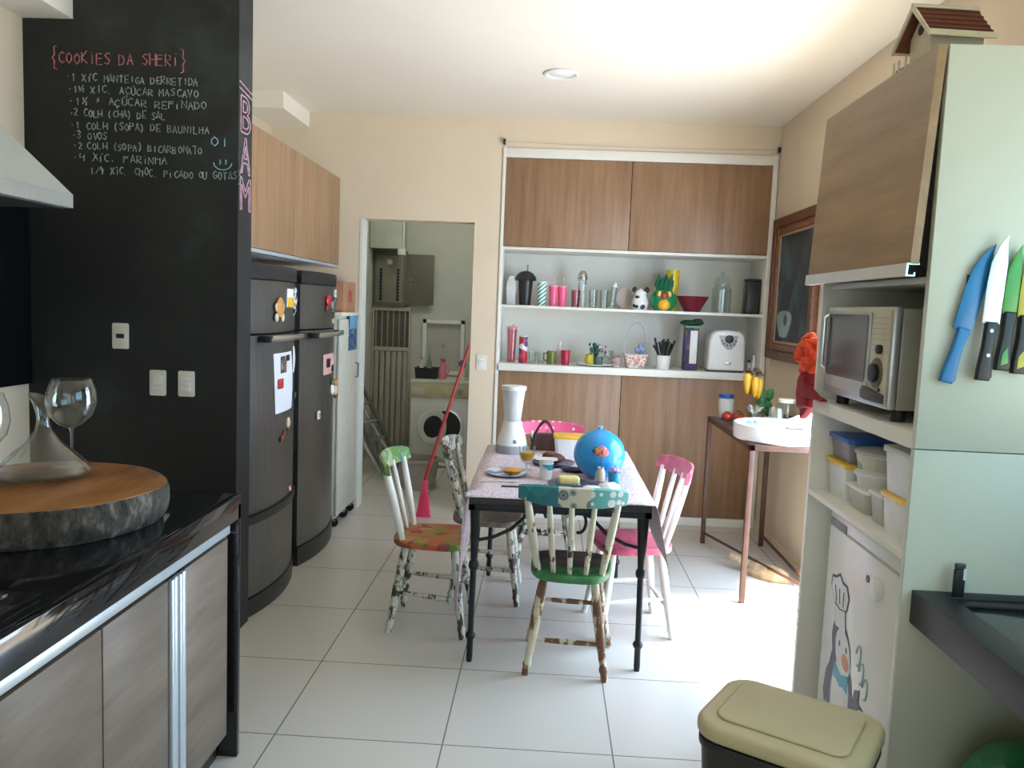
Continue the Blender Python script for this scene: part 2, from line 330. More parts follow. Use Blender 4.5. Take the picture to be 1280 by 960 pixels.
oi = thing('chalk_greeting', 'pale blue chalk greeting with a smiling face beside the recipe', 'writing', (0, 0, 0))
chalk_line('OI', -1.495, 2.19, .04, .085, Yk, ch_blue, 'letters', oi, 0, .0026)
G().tube([(-1.455, Yk, 2.135), (-1.455, Yk, 2.115)], .0025, 5).tube([(-1.43, Yk, 2.135), (-1.43, Yk, 2.115)], .0025, 5).tube([(-1.444+.04*math.cos(a), Yk, 2.122+.03*math.sin(a)) for a in [PI+PI*i/10 for i in range(11)]], .0022, 5).build('smiley', ch_blue, oi)
# outlined letters on the wall end
bam = thing('chalk_lettering', 'outlined pink chalk capital letters running down the end of the black wall', 'writing', (0, 0, 0))
def outline_letter(ch, y0, y1, z0, z1):
    cu = bpy.data.curves.new('letter', 'FONT'); cu.body = ch; cu.size = 1; o = bpy.data.objects.new('tmp', cu); C.objects.link(o)
    dg = bpy.context.evaluated_depsgraph_get(); dg.update()
    me = bpy.data.meshes.new_from_object(o.evaluated_get(dg)); bpy.data.objects.remove(o)
    b = bmesh.new(); b.from_mesh(me); bmesh.ops.remove_doubles(b, verts=b.verts[:], dist=1e-5)
    be = [e for e in b.edges if len(e.link_faces) == 1]
    xs = [v.co.x for v in b.verts]; ys = [v.co.y for v in b.verts]
    f = lambda v: (-1.3745, y0+(v.co.x-min(xs))/(max(xs)-min(xs))*(y1-y0), z0+(v.co.y-min(ys))/(max(ys)-min(ys))*(z1-z0))
    g = G()
    for e in be: g.tube([f(e.verts[0]), f(e.verts[1])], .0028, 5)
    b.free(); return g.build('letter', M('lilac_chalk', (.60, .34, .42), .9, var=.4, scale=60), bam)
outline_letter('B', 3.555, 3.665, 2.265, 2.42); outline_letter('A', 3.555, 3.665, 2.09, 2.245); outline_letter('M', 3.55, 3.67, 1.93, 2.07)
G().tube([(-1.3745, 3.535, 2.475), (-1.3745, 3.685, 2.452)], .0026, 5).tube([(-1.3745, 3.535, 2.448), (-1.3745, 3.685, 2.428)], .0026, 5).build('underline', bpy.data.materials['lilac_chalk'], bam)

# ------------------------------------------------------------------ switch plates
def plate(name, label, cat, x, z, y=YC0, kind='switch', w=.075, h=.115):
    t = thing(name, label, cat, (x, y, z))
    G().prism(rrect(w, h, .008), -.008, -.0005, 'y', .002).build('plate', cream_pl, t)
    if kind == 'socket': G().box(-.018, .018, -.0095, -.008, -.010, .010).build('socket_slot', black_pl, t)
    else:
        for k in range(3): G().box(-.022, .022, -.012, -.008, -.032+k*.022, -.013+k*.022, .002).build('rocker', white_pl, t)
    return t
plate('outlet_plate', 'cream wall plate with one small dark socket on the black wall', 'socket', -1.902, 1.35, kind='socket')
plate('switch_plate', 'cream switch plate with three rockers, nearer the wood slab of two alike', 'switch', -1.732, 1.147)
plate('switch_plate', 'cream switch plate with three rockers, nearer the fridges of two alike', 'switch', -1.602, 1.148)
plate('switch_plate', 'white light switch on the wall between laundry doorway and shelves', 'switch', -.472, 1.134, YB)

# ------------------------------------------------------------------ hood and black panel on the left wall
t = thing('range_hood', 'cream sloping kitchen hood canopy at upper left of the chalkboard', 'range hood', (-2.325, 2.6, 1.86))
xo, y0_, y1_ = .495, -.5, .45
G().raw([(0, y0_, .05), (xo, y0_, .05), (xo, y1_, .05), (0, y1_, .05), (0, -.15, .42), (.25, -.15, .42), (.25, .1, .42), (0, .1, .42)],
        [(0, 1, 2, 3), (4, 5, 6, 7), (0, 1, 5, 4), (1, 2, 6, 5), (2, 3, 7, 6), (3, 0, 4, 7)]).build('canopy', M('hood_enamel', (.43, .43, .37), .4, var=.02), t)
G().box(0, xo+.003, y0_-.003, y1_+.003, -.004, .05, .003).build('lip', M('hood_edge', (.36, .355, .31), .4), t)
G().box(.02, xo-.02, y0_+.02, y1_-.02, -.008, -.004).build('filter', dark_pl, t)
G().box(0, .25, -.15, .1, .42, .85, .003).build('chimney', bpy.data.materials['hood_enamel'], t)
t = thing('wall_panel', 'black glass panel on the left wall under the hood', 'panel', (XL, 3.2, 1.1))
G().box(0, .02, -.75, .325, .02, .84, .002).build('glass_front', M('black_glass', (.004, .004, .006), .06), t)
G().box(0, .024, -.75, .325, .84, .855).build('edge_strip', steel, t)

# ------------------------------------------------------------------ kitchen island
t = thing('kitchen_island', 'kitchen island with grey-brown wood doors under a black polished top', 'kitchen island', (-1.45, 1.7, 0))
G().box(-.45, .43, -.8, .845, .1, .775).build('carcass', M('carcass_board', (.18, .13, .09), .5), t)
G().box(-.40, .40, -.78, .84, 0, .1).build('plinth', black_pl, t)
for nm, a, b in (('door', -.80, -.383), ('door', -.378, .058), ('door', .063, .386), ('door', .489, .795)):
    G().box(.43, .452, a, b, .11, .772, .0015).build(nm, oak_isl, t)
hp = G()
for k in range(4): hp.box(.445, .462-.003*(k % 2), .392+.024*k, .392+.024*k+.019, .11, .772, .003)
hp.build('vertical_pull', alu_y, t)
G().box(.405, .458, -.8, .80, .787, .815, .002).build('rail', alu_y, t)
t = thing('worktop', 'black polished granite worktop with a deep front edge and end panel', 'worktop', (-1.45, 1.7, .9))
G().box(-.50, .4395, -.85, .872, -.03, 0, .001).box(.440, .465, -.85, .872, -.08, 0, .0015).build('slab', granite_m, t)
G().box(-.50, .465, .85, .872, -.9, -.03, .001).build('end_panel', granite_m, t)
t = thing('cooktop', 'black glass cooktop with steel trim set in the island top', 'cooktop', (-1.32, 1.3, .9005))
G().prism(rrect(.56, .62, .012), 0, .010, 'z', .002).build('glass_plate', bpy.data.materials['black_glass'], t)
G().box(.10, .22, .268, .285, .010, .0125).build('trim_strip', steel, t)
for cx, cy_ in ((-.12, .1), (.1, -.12)): G().lathe([(.085, .0102), (.085, .0108), (.082, .0108), (.082, .0102)], (cx, cy_, 0), 32).build('burner_ring', grey_pl, t)

# wood slab with bark
slab_top, t_, b_n = nt('slab_top_wood')
tc = t_.nodes.new('ShaderNodeTexCoord'); wv = t_.nodes.new('ShaderNodeTexWave'); wv.wave_type = 'RINGS'; wv.rings_direction = 'Z'
wv.inputs['Scale'].default_value = 9; wv.inputs['Distortion'].default_value = 5; wv.inputs['Detail'].default_value = 3
t_.links.new(tc.outputs['Object'], wv.inputs['Vector']); n_ = noise(t_, coord(t_, (3, 1, 1)), 3.5, 5)
mt = t_.nodes.new('ShaderNodeMath'); mt.operation = 'MULTIPLY_ADD'; mt.inputs[1].default_value = .07; t_.links.new(wv.outputs['Fac'], mt.inputs[0]); t_.links.new(n_, mt.inputs[2])
t_.links.new(ramp(t_, mt.outputs[0], [(.35, (.10, .045, .018)), (.6, (.27, .115, .035)), (.85, (.36, .17, .06))]), b_n.inputs['Base Color']); b_n.inputs['Roughness'].default_value = .35
bark_m, t_, b_n = nt('bark'); n_ = noise(t_, coord(t_, (1, 1, .5)), 28, 6, .65)
t_.links.new(ramp(t_, n_, [(.35, (.012, .010, .008)), (.55, (.075, .065, .05)), (.72, (.26, .24, .20))]), b_n.inputs['Base Color']); b_n.inputs['Roughness'].default_value = .85; bump(t_, b_n, n_, 1, .01)
t = thing('wood_slab_board', 'thick round slice of tree trunk with bark edge on the black worktop', 'wooden board', (-1.42, 2.17, .9015))
N = 96; out = []
for i in range(N):
    a = 2*PI*i/N; r = 1+.012*math.sin(3*a+1)+.008*math.sin(7*a); out.append((.335*r*math.cos(a)+.01, .33*r*math.sin(a)))
G().prism([(x*.982, y*.982) for x, y in out], .05, .1, 'z', .003).build('board_top', slab_top, t)
vs = []; fs = []
for i in range(N):
    x, y = out[i]
    for k, (z, q) in enumerate(((0, .955), (.02, .99), (.05, 1.005), (.08, 1.003), (.098, .988))): j = 1+random.uniform(-.008, .008); vs.append((x*q*j, y*q*j, z))
for i in range(N):
    for k in range(4): a = i*5+k; b = ((i+1) % N)*5+k; fs.append((a, b, b+1, a+1))
fs.append(tuple(i*5 for i in range(N)))
G().raw(vs, fs).build('bark_edge', bark_m, t)
zS = .9015+.1005
# decanter
prof = [(0, .001), (.09, .001), (.122, .012), (.126, .022), (.115, .04), (.08, .075), (.045, .105), (.022, .14), (.0165, .165), (.017, .185), (.026, .21), (.037, .226)]
g = G(); g.lathe(prof+[(r-.0025, z-.001) for r, z in reversed(prof[7:])]+[(r-.003, z+.002) for r, z in reversed(prof[1:7])]+[(0, .004)], seg=40)
for v in g.b.verts:
    if v.co.z > .19: v.co.z += (v.co.z-.19)/.036*(-v.co.x)*.55
tag(g.build('decanter', clear, loc=(-1.445, 2.25, zS)), 'clear glass wine decanter with wide base and slanted mouth on the wood slab', 'decanter')
def wineglass(label, x, y, s=1):
    p = [(0, .001), (.038, .001), (.038, .003), (.012, .007), (.0045, .015), (.004, .10), (.008, .115), (.04, .130), (.064, .158), (.073, .195), (.069, .235), (.058, .268)]
    q = [(r-.0015, z+.001) for r, z in reversed(p[7:])]+[(0, .126)]
    o = G().lathe([(r*s, z*s) for r, z in p+q], seg=36).build('wine_glass', clear, loc=(x, y, zS)); return tag(o, label, 'wine glass', 'balloon wine glasses on the wood slab')
wineglass('large balloon wine glass standing behind the decanter on the wood slab', -1.472, 2.435)
wineglass('balloon wine glass cut off by the photo edge, left of the decanter', -1.47, 2.02)

# ------------------------------------------------------------------ built-in shelving at the back
t = thing('shelving_cabinet', 'built-in white shelving with four brown wood doors on the back wall', 'cabinet', (0, YB, 0))
G().box(-.368, -.346, -.012, .45, 0, 2.675, .001).build('side_panel', white_m, t)
G().box(1.533, 1.568, -.012, .45, 0, 2.675, .001).build('side_panel', white_m, t)
G().box(-.346, 1.533, -.012, .45, 2.605, 2.672, .001).build('top_rail', white_m, t)
G().box(-.346, 1.533, .44, .455, .05, 2.6).build('back_panel', M('shelf_back', (.74, .73, .66), .5, var=.02), t)
G().box(-.346, 1.533, -.008, .44, 1.957, 1.977, .001).build('shelf', white_m, t)
G().box(-.346, 1.533, -.004, .44, 1.542, 1.562, .001).build('shelf', white_m, t)
G().box(-.346, 1.533, -.03, .44, 1.085, 1.136, .002).build('counter_shelf', white_m, t)
for a, b in ((-.344, .549), (.554, 1.531)): G().box(a, b, -.006, .014, 1.98, 2.602, .0015).build('door', oak_v, t)
for a, b in ((-.344, .549), (.554, 1.531)): G().box(a, b, .0, .02, .065, 1.082, .0015).build('door', oak_v, t)
G().box(-.346, 1.533, -.006, .03, 0, .06, .001).build('plinth', white_m, t)
t = thing('curtain_wire', 'thin wire strung between two dark hooks above the shelving', 'wire', (0, YB-.03, 2.70))
G().tube([(-.36+1.92*i/10, .005, .012-.015*math.sin(PI*i/10)) for i in range(11)], .0016, 6).build('wire', grey_pl, t)
for x in (-.362, 1.562): G().box(x-.008, x+.008, -.005, .03, -.008, .028, .002).build('hook', black_pl, t)

S1 = 1.5625; S2 = 1.1365; YS = 6.0
def solo(name, g, mats, label, cat, loc, rz=0, group=None, rot=None): return tag(g.build(name, mats, loc=loc, rot=rot or (0, 0, rz)), label, cat, group)
# --- upper shelf
t = thing('figure_bottle', 'pale grey figure-shaped plastic bottle at left end of upper shelf', 'bottle', (-.281, YS, S1))
G().prism(rrect(.068, .05, .012), 0, .11, 'z', .004).build('body', M('pale_grey', (.52, .53, .52), .45), t)
G().prism([(-.036, .105), (.036, .105), (.036, .15), (.025, .185), (.022, .19), (-.022, .19), (-.025, .185), (-.036, .15)], -.024, .024, 'y', .006).build('head', bpy.data.materials['pale_grey'], t)
G().prism(rrect(.042, .036, .01), .186, .212, 'z', .003).build('cap', bpy.data.materials['pale_grey'], t)
t = thing('lidded_tumbler', 'black tumbler with a wide black dome lid and straw on upper shelf', 'tumbler', (-.178, YS+.04, S1))
G().lathe(cupprof(.042, .055, .185), seg=28).build('cup', black_pl, t)
G().lathe([(.075, .182), (.08, .19), (.075, .21), (.055, .235), (.03, .25), (0, .255), (0, .245), (.05, .228), (.07, .2), (.07, .185), (.075, .182)], seg=28).build('dome_lid', black_pl, t)
G().tube([(.012, 0, .05), (.012, 0, .3)], .004).build('straw', M('dark_green_straw', (.02, .10, .06), .4), t)
t = thing('striped_tumbler', 'white tumbler with diagonal teal stripes on upper shelf', 'tumbler', (-.053, YS-.04, S1))
G().lathe(cupprof(.027, .036, .17), seg=28).build('cup', stripes('teal_white_stripes', (.02, .30, .26), (.8, .85, .8), 14, (0, .7, 0), 'Z'), t)
G().lathe([(0, .168), (.037, .168), (.037, .176), (.02, .182), (0, .182)], seg=28).build('lid', white_pl, t)
for x, y, lab in ((.03, YS-.03, 'bright pink lidded tumbler with straw next to the striped tumbler'), (.097, YS-.01, 'bright pink lidded tumbler with straw, right one of a pink pair')):
    t = thing('pink_tumbler', lab, 'tumbler', (x, y, S1), 0, 'pink tumblers on the upper shelf')
    G().lathe(cupprof(.027, .034, .145), seg=24).build('cup', pink_m, t)
    G().lathe([(0, .143), (.036, .143), (.036, .151), (.02, .156), (0, .156)], seg=24).build('lid', M('pale_pink', (.8, .45, .5), .4), t)
    G().tube([(.005, 0, .05), (.008, 0, .215)], .0035).build('straw', bpy.data.materials['pale_pink'], t)
solo('drinking_glass', G().lathe(cupprof(.029, .035, .125), seg=28), rose_gl, 'rose tinted drinking glass left of the steel-topped shaker', 'glass', (.195, YS-.02, S1))
t = thing('sugar_shaker', 'tall glass sugar shaker with a domed steel top on upper shelf', 'shaker', (.245, YS+.06, S1))
G().lathe(cupprof(.034, .034, .21), seg=28).build('jar', clear2, t)
G().lathe(solidprof([(.031, .004), (.031, .17)]), seg=24).build('sugar', M('sugar', (.85, .84, .8), .8), t)
G().lathe([(0, .208), (.038, .208), (.038, .222), (.032, .25), (.018, .27), (0, .275)], seg=28).build('steel_cap', steel, t)
solo('drinking_glass', G().lathe(cupprof(.03, .036, .13), seg=28), clear2, 'clear drinking glass right beside the sugar shaker', 'glass', (.322, YS-.03, S1), 0, 'clear glasses on the upper shelf')
solo('drinking_glass', G().lathe(cupprof(.03, .036, .13), seg=28), clear2, 'clear drinking glass left of the tilted glass dishes', 'glass', (.403, YS-.03, S1), 0, 'clear glasses on the upper shelf')
for x, lab, m_ in ((.46, 'clear glass bottle leaning on a rosy dish on upper shelf', clear2), ):
    t = thing('leaning_bottle', lab, 'bottle', (x, YS-.01, S1+.008), rot=(0, .12, 0))
    G().lathe(cupprof(.026, .024, .15)+[(0, .004)], seg=24).build('body', m_, t); G().lathe([(.024, .15), (.012, .168), (.012, .182), (0, .184), (0, .15)], seg=24).build('neck', white_pl, t)
t = thing('leaning_dish', 'rosy glass dish standing on edge against the shelf back', 'dish', (.548, YS+.05, S1+.078), rot=(PI/2, 0, .5))
G().lathe([(0, 0), (.05, 0), (.076, .02), (.076, .024), (.05, .005), (0, .005)], seg=32).build('bowl', M('rosy_glass_dish', (.46, .38, .34), .25), t)
t = thing('spotted_jar', 'white ceramic animal jar with black spots and ears on upper shelf', 'jar', (.667, YS-.02, S1))
cow = dots('black_spots', (.8, .8, .78), [(.0, (.012, .012, .012)), (.30, (.012, .012, .012))], 17, .3)
G().lathe([(0, 0), (.05, 0), (.062, .03), (.06, .07), (.045, .10), (0, .105)], seg=24).build('body', cow, t)
G().ball((0, -.015, .115), (.045, .042, .038)).build('head', cow, t)
for s_ in (-1, 1): G().ball((s_*.045, -.01, .145), (.018, .012, .022), 12).build('ear', black_pl, t)
t = thing('cookie_jar', 'green ceramic animal cookie jar with yellow belly and leafy top', 'jar', (.832, YS-.04, S1))
G().lathe([(0, 0), (.06, 0), (.082, .03), (.085, .08), (.07, .13), (.055, .15), (0, .16)], seg=28, sy=.8).build('body', green_m, t)
G().ball((0, -.045, .045), (.046, .035, .045)).build('belly', M('yellow_glaze', (.80, .42, .02), .25), t)
G().ball((0, -.055, .108), (.03, .022, .028), 16).build('face', M('red_brown_glaze', (.35, .05, .02), .3), t)
for s_ in (-1, 1):
    G().ball((s_*.034, -.045, .118), (.018, .015, .026), 12).build('cheek', M('pale_yellow_glaze', (.75, .55, .12), .3), t)
    G().ball((s_*.078, -.02, .075), (.016, .024, .05), 12).build('arm', green_m, t)
g = G()
for k in range(9):
    a = 2*PI*k/9; g.tube([(.03*math.cos(a), .024*math.sin(a), .14), (.05*math.cos(a), .04*math.sin(a), .19), (.055*math.cos(a)+.01, .045*math.sin(a), .225+.02*(k % 3))], [.02, .022, .004], 8)
g.ball((0, 0, .19), (.04, .035, .05)).build('leaf_crown', M('dark_green_glaze', (.008, .13, .06), .3), t)
t = thing('yellow_cup', 'tall yellow plastic cup behind the green cookie jar', 'cup', (.91, YS+.07, S1))
G().lathe(cupprof(.036, .05, .3), seg=28).build('body', M('yellow_cup_plastic', (.72, .52, .015), .3), t)
solo('bowl', G().lathe([(0, 0), (.055, 0), (.06, .006), (.115, .108), (.118, .112), (.112, .112), (.056, .012), (0, .010)], seg=40), maroon_m, 'maroon ceramic bowl on upper shelf right of the green jar', 'bowl', (1.045, YS-.03, S1))
t = thing('glass_jar', 'clear glass storage jar with domed knob lid on upper shelf', 'jar', (1.26, YS, S1))
G().lathe(cupprof(.07, .072, .175)[:3]+[(.055, .195), (.055, .205), (.052, .205), (.052, .19), (.068, .172), (.067, .006), (0, .006)], seg=32).build('body', clear2, t)
G().lathe([(0, .207), (.062, .207), (.064, .22), (.05, .24), (.04, .262), (.02, .27), (.012, .275), (.018, .285), (.012, .298), (0, .302), (0, .207)], seg=32).build('lid', clear2, t)
t = thing('black_canister', 'dark upright canister at the right end of upper shelf', 'canister', (1.475, YS, S1))
G().prism(rrect(.11, .11, .02), 0, .235, 'z', .006).build('body', M('dark_canister', (.022, .017, .02), .35), t)
G().prism(rrect(.112, .112, .02), .237, .255, 'z', .006).build('lid', black_pl, t)
# --- lower shelf
t = thing('pink_cup', 'tall translucent pink cup at left end of lower shelf', 'cup', (-.262, YS, S2))
G().lathe(cupprof(.03, .038, .25), seg=28).build('cup', rose_gl, t); G().lathe([(.036, .245), (.041, .25), (.041, .262), (.034, .268), (.03, .262), (.036, .245)], seg=28).build('rim', M('dusty_pink', (.6, .25, .27), .4), t)
G().tube([(0, 0, .01), (.01, 0, .285)], .004).build('straw', M('pink_straw', (.7, .35, .38), .4), t)
t = thing('patterned_can', 'red patterned can beside the tall pink cup on lower shelf', 'can', (-.174, YS-.03, S2))
G().lathe([(0, 0), (.03, 0), (.032, .004), (.032, .19), (.03, .195), (0, .195)], seg=28).build('body', patches('red_pattern', [(.5, .02, .03), (.45, .02, .04), (.05, .06, .25), (.6, .05, .05), (.7, .7, .68)], 30), t)
G().lathe([(0, .194), (.033, .194), (.033, .202), (0, .204)], seg=28).build('lid', cream_pl, t)
for x, lab in ((-.105, 'small clear glass cup right of the red patterned can'), (-.04, 'small clear glass cup left of the olive mug')):
    solo('glass_cup', G().lathe(cupprof(.027, .032, .088), seg=24), clear2, lab, 'glass', (x, YS-.02, S2), 0, 'small glass cups on the lower shelf')
t = thing('mug', 'olive green mug on lower shelf beside the red cup', 'mug', (.037, YS-.04, S2))
ol = M('olive_glaze', (.13, .15, .02), .3)
G().lathe(cupprof(.034, .036, .098, .004), seg=28).build('body', ol, t)
G().tube([(-.033, 0, .08), (-.058, 0, .075), (-.06, 0, .035), (-.033, 0, .022)], .006).build('handle', ol, t)
solo('plastic_cup', G().lathe(cupprof(.027, .035, .108), seg=28), M('crimson', (.42, .012, .05), .35), 'crimson plastic cup on lower shelf right of the olive mug', 'cup', (.14, YS-.06, S2))
t = thing('bottle', 'small white and pink bottle between olive mug and crimson cup', 'bottle', (.095, YS+.04, S2))
G().lathe(solidprof([(.024, 0), (.026, .01), (.026, .10), (.012, .125), (.012, .14)]), seg=20).build('body', M('pale_bottle', (.75, .58, .6), .4), t); G().lathe(solidprof([(.014, .14), (.014, .165)]), seg=16).build('cap', white_pl, t)
solo('serving_plate', G().lathe([(0, 0), (.08, 0), (.14, .012), (.14, .016), (.08, .005), (0, .005)], seg=40), white_gl, 'white serving plate under the yellow pot on lower shelf', 'plate', (.36, YS+.0, S2))
t = thing('small_pot', 'small yellow-green pot on the serving plate', 'pot', (.315, YS-.04, S2+.0065))
G().lathe([(0, 0), (.022, 0), (.032, .02), (.032, .055), (.024, .075), (.026, .08), (.022, .08), (.028, .05), (.02, .005), (0, .005)], seg=24).build('body', M('yellow_green_glaze', (.5, .42, .02), .3), t)
t = thing('potted_flowers', 'small plant with dark leaves and purple blooms behind the yellow pot', 'plant', (.385, YS+.02, S2+.006))
G().lathe(cupprof(.03, .038, .06, .004), seg=20).build('pot', M('grey_green_pot', (.12, .18, .14), .5), t)
g = G(); h = G()
for k in range(26):
    a = random.uniform(0, 2*PI); r = random.uniform(.01, .05); z = random.uniform(.07, .15)
    g.ball((r*math.cos(a)-.02, r*math.sin(a), z), (random.uniform(.008, .018), .008, random.uniform(.008, .02)), 8)
for k in range(12): a = random.uniform(0, 2*PI); h.ball((.03+.025*math.cos(a), .02*math.sin(a)-.02, random.uniform(.09, .15)), .009, 8)
g.build('foliage', M('dark_leaf', (.02, .10, .06), .6), t); h.build('blooms', patches('bloom_colours', [(.25, .06, .16), (.75, .7, .72), (.35, .12, .22)], 60), t)
solo('stemmed_glass', G().lathe([(0, 0), (.03, 0), (.03, .003), (.005, .008), (.005, .05), (.03, .07), (.034, .118), (.032, .118), (.028, .072), (0, .058)], seg=28), clear2, 'clear stemmed glass between purple blooms and pink basket', 'glass', (.455, YS-.05, S2))
t = thing('sugar_bowl', 'small mottled pink glass bowl left of the pink basket', 'bowl', (.518, YS-.02, S2))
G().lathe(cupprof(.03, .042, .07, .004), seg=24).build('bowl', patches('mottled_rose', [(.5, .3, .3), (.7, .6, .58), (.42, .3, .3)], 60), t); G().lathe([(0, .07), (.04, .07), (.03, .085), (.006, .09), (.006, .1), (0, .1)], seg=24).build('lid', clear2, t)
t = thing('woven_basket', 'pink and white woven basket with tall wire handle on lower shelf', 'basket', (.655, YS-.02, S2))
def rectloft(g, w0, d0, w1, d1, z0, z1, r=.01, mi=0, th=0):
    A = rrect(w0, d0, r); B = rrect(w1, d1, r); n = len(A); vs = [(x, y, z0) for x, y in A]+[(x, y, z1) for x, y in B]; fs = [(i, (i+1) % n, n+(i+1) % n, n+i) for i in range(n)]+[tuple(range(n))]
    if th:
        A2 = rrect(w0-2*th, d0-2*th, max(.002, r-th)); B2 = rrect(w1-2*th, d1-2*th, max(.002, r-th)); m = len(vs)
        vs += [(x, y, z1) for x, y in B2]+[(x, y, z0+th) for x, y in A2]
        fs += [(n+i, n+(i+1) % n, m+(i+1) % n, m+i) for i in range(n)]+[(m+i, m+(i+1) % n, m+n+(i+1) % n, m+n+i) for i in range(n)]+[tuple(range(m+n, m+2*n))]
    else: fs.append(tuple(range(n, 2*n)))
    return g.raw(vs, fs, mi)
rectloft(G(), .13, .1, .17, .13, 0, .095, .02, 0, .004).build('basket_body', patches('woven_pink', [(.62, .32, .30), (.75, .7, .62), (.55, .2, .2), (.68, .62, .55)], 75), t)
G().tube([(x, y, .095) for x, y in rrect(.172, .132, .02)], .006, 8, closed=True).build('rim', M('basket_rim', (.72, .62, .55), .6), t)
G().tube([(.085*math.cos(a), 0, .095+.235*math.sin(a)) for a in [PI*i/16 for i in range(17)]], .003).build('handle', M('wire_handle', (.42, .42, .41), .4), t)
t = thing('blue_bow', 'pale blue bow ornament sticking up inside the pink basket', 'ornament', (.685, YS-.03, S2+.0045))
bl = M('pale_blue_ribbon', (.22, .30, .46), .5)
G().tube([(0, 0, 0), (0, 0, .11)], .006).build('stem', bl, t)
G().ball((-.018, 0, .125), (.024, .014, .022), 12).ball((.018, 0, .13), (.02, .014, .03), 12).ball((0, -.006, .15), (.015, .012, .03), 12).build('petals', bl, t)
t = thing('cutlery_pot', 'white pot on the lower shelf packed with dark-handled cutlery', 'pot', (.858, YS-.03, S2))
G().lathe(cupprof(.046, .056, .1, .004), seg=28).build('pot', white_gl, t)
for k in range(15):
    a = 2*PI*k/5+.3 if k < 5 else 2*PI*k/10; r = .014 if k < 5 else .037; x, y = r*math.cos(a), r*math.sin(a); e = (x*2.1, y*2.1, random.uniform(.17, .225))
    solo('cutlery', G().tube([(x*.6, y*.6, .008), (x*1.1, y*1.1, .10), ((x+e[0])/2, (y+e[1])/2, .14), e], [.003, .0035, .006, .0085], 8), M('cutlery_handle', (.045, .05, .055), .35, .4) if k == 0 else bpy.data.materials['cutlery_handle'],
         'dark-handled cutlery upright in the white pot', 'cutlery', (.858, YS-.03, S2), 0, 'dark-handled cutlery in the white pot')
t = thing('tall_carton', 'tall dark blue carton with white label and green top on lower shelf', 'carton', (1.052, YS-.02, S2))
G().box(-.05, .05, -.05, .05, 0, .31, .004).build('box', patches('blue_purple_print', [(.03, .025, .10), (.06, .03, .13), (.02, .02, .05), (.12, .07, .03)], 22), t)
G().box(-.012, .04, -.0515, -.05, .05, .29, .0004).build('label', white_pl, t)
G().box(-.052, .052, -.052, .052, .31, .325, .003).build('lid', M('mint', (.14, .33, .2), .4), t)
solo('green_cloth', G().ball((-.03, 0, .02), (.06, .04, .022), 14, 0, .08).ball((.035, .01, .026), (.05, .04, .026), 14, 0, .1), M('dark_green_cloth', (.015, .06, .035), .8), 'dark green crumpled cloth lying on top of the tall carton', 'cloth', (1.06, YS-.01, S2+.325))
t = thing('toaster', 'white rounded toaster with a dark dial at right end of lower shelf', 'toaster', (1.298, YS-.03, S2))
poly = [(-.125, .012), (.125, .012), (.133, .03), (.128, .22), (.115, .27), (.085, .297), (.0, .305), (-.085, .297), (-.115, .27), (-.128, .22), (-.133, .03)]
G().prism(poly, -.09, .09, 'y', .018, 0, 4).build('body', white_gl, t)
G().prism([(-.12, 0), (.12, 0), (.125, .012), (-.125, .012)], -.08, .08, 'y', .002).build('base', black_pl, t)
G().prism([(-.065, .265), (.075, .265), (.06, .2), (.03, .165), (-.0, .165), (-.04, .2)], -.095, -.0895, 'y', .002).build('control_panel', M('pale_grey_panel', (.45, .45, .45), .35), t)
G().prism([(x*1, z) for x, z in arc(.01, .24, .03, 0, 2*PI, 18)[:-1]], -.105, -.094, 'y', .003).build('dial', black_pl, t)
for k in range(6): a = PI+.25+k*(PI-.5)/5; G().ball((.01+.05*math.cos(a), -.096, .235+.04*math.sin(a)), .006, 8).build('button', black_pl, t)
G().box(-.015, .035, -.092, -.089, .055, .075, .001).build('badge', M('silver_badge', (.5, .5, .48), .3, .6), t)
for x, lab, h in ((1.475, 'small dark-capped bottle right of the toaster', .075), (1.508, 'slim pale bottle in the right corner of lower shelf', .11)):
    t = thing('spice_bottle', lab, 'bottle', (x, YS-.06, S2), 0, 'little bottles beside the toaster')
    G().lathe(solidprof([(.014, 0), (.015, .003), (.015, h*.8), (.009, h)]), seg=18).build('body', M('spice_glass', (.5, .48, .42), .2) if h < .1 else white_pl, t)
    G().lathe(solidprof([(.011, h), (.011, h+.02)]), seg=16).build('cap', black_pl if h < .1 else white_pl, t)

# ------------------------------------------------------------------ wall cabinets above the fridges
t = thing('wall_cabinet', 'tan wood wall cabinet with two doors above the two dark fridges', 'cabinet', (-1.45, 4.6, 1.765))
G().box(-.6, -.02, -.9, .93, 0, .60, .001).build('carcass', white_m, t)
for a, b in ((-.9, -.043), (-.038, .93)): G().box(-.02, 0, a, b, .022, .605, .0015).build('door', oak_left, t)
G().box(-.03, .004, -.9, .93, 0, .018, .001).build('bottom_profile', alu_y, t)

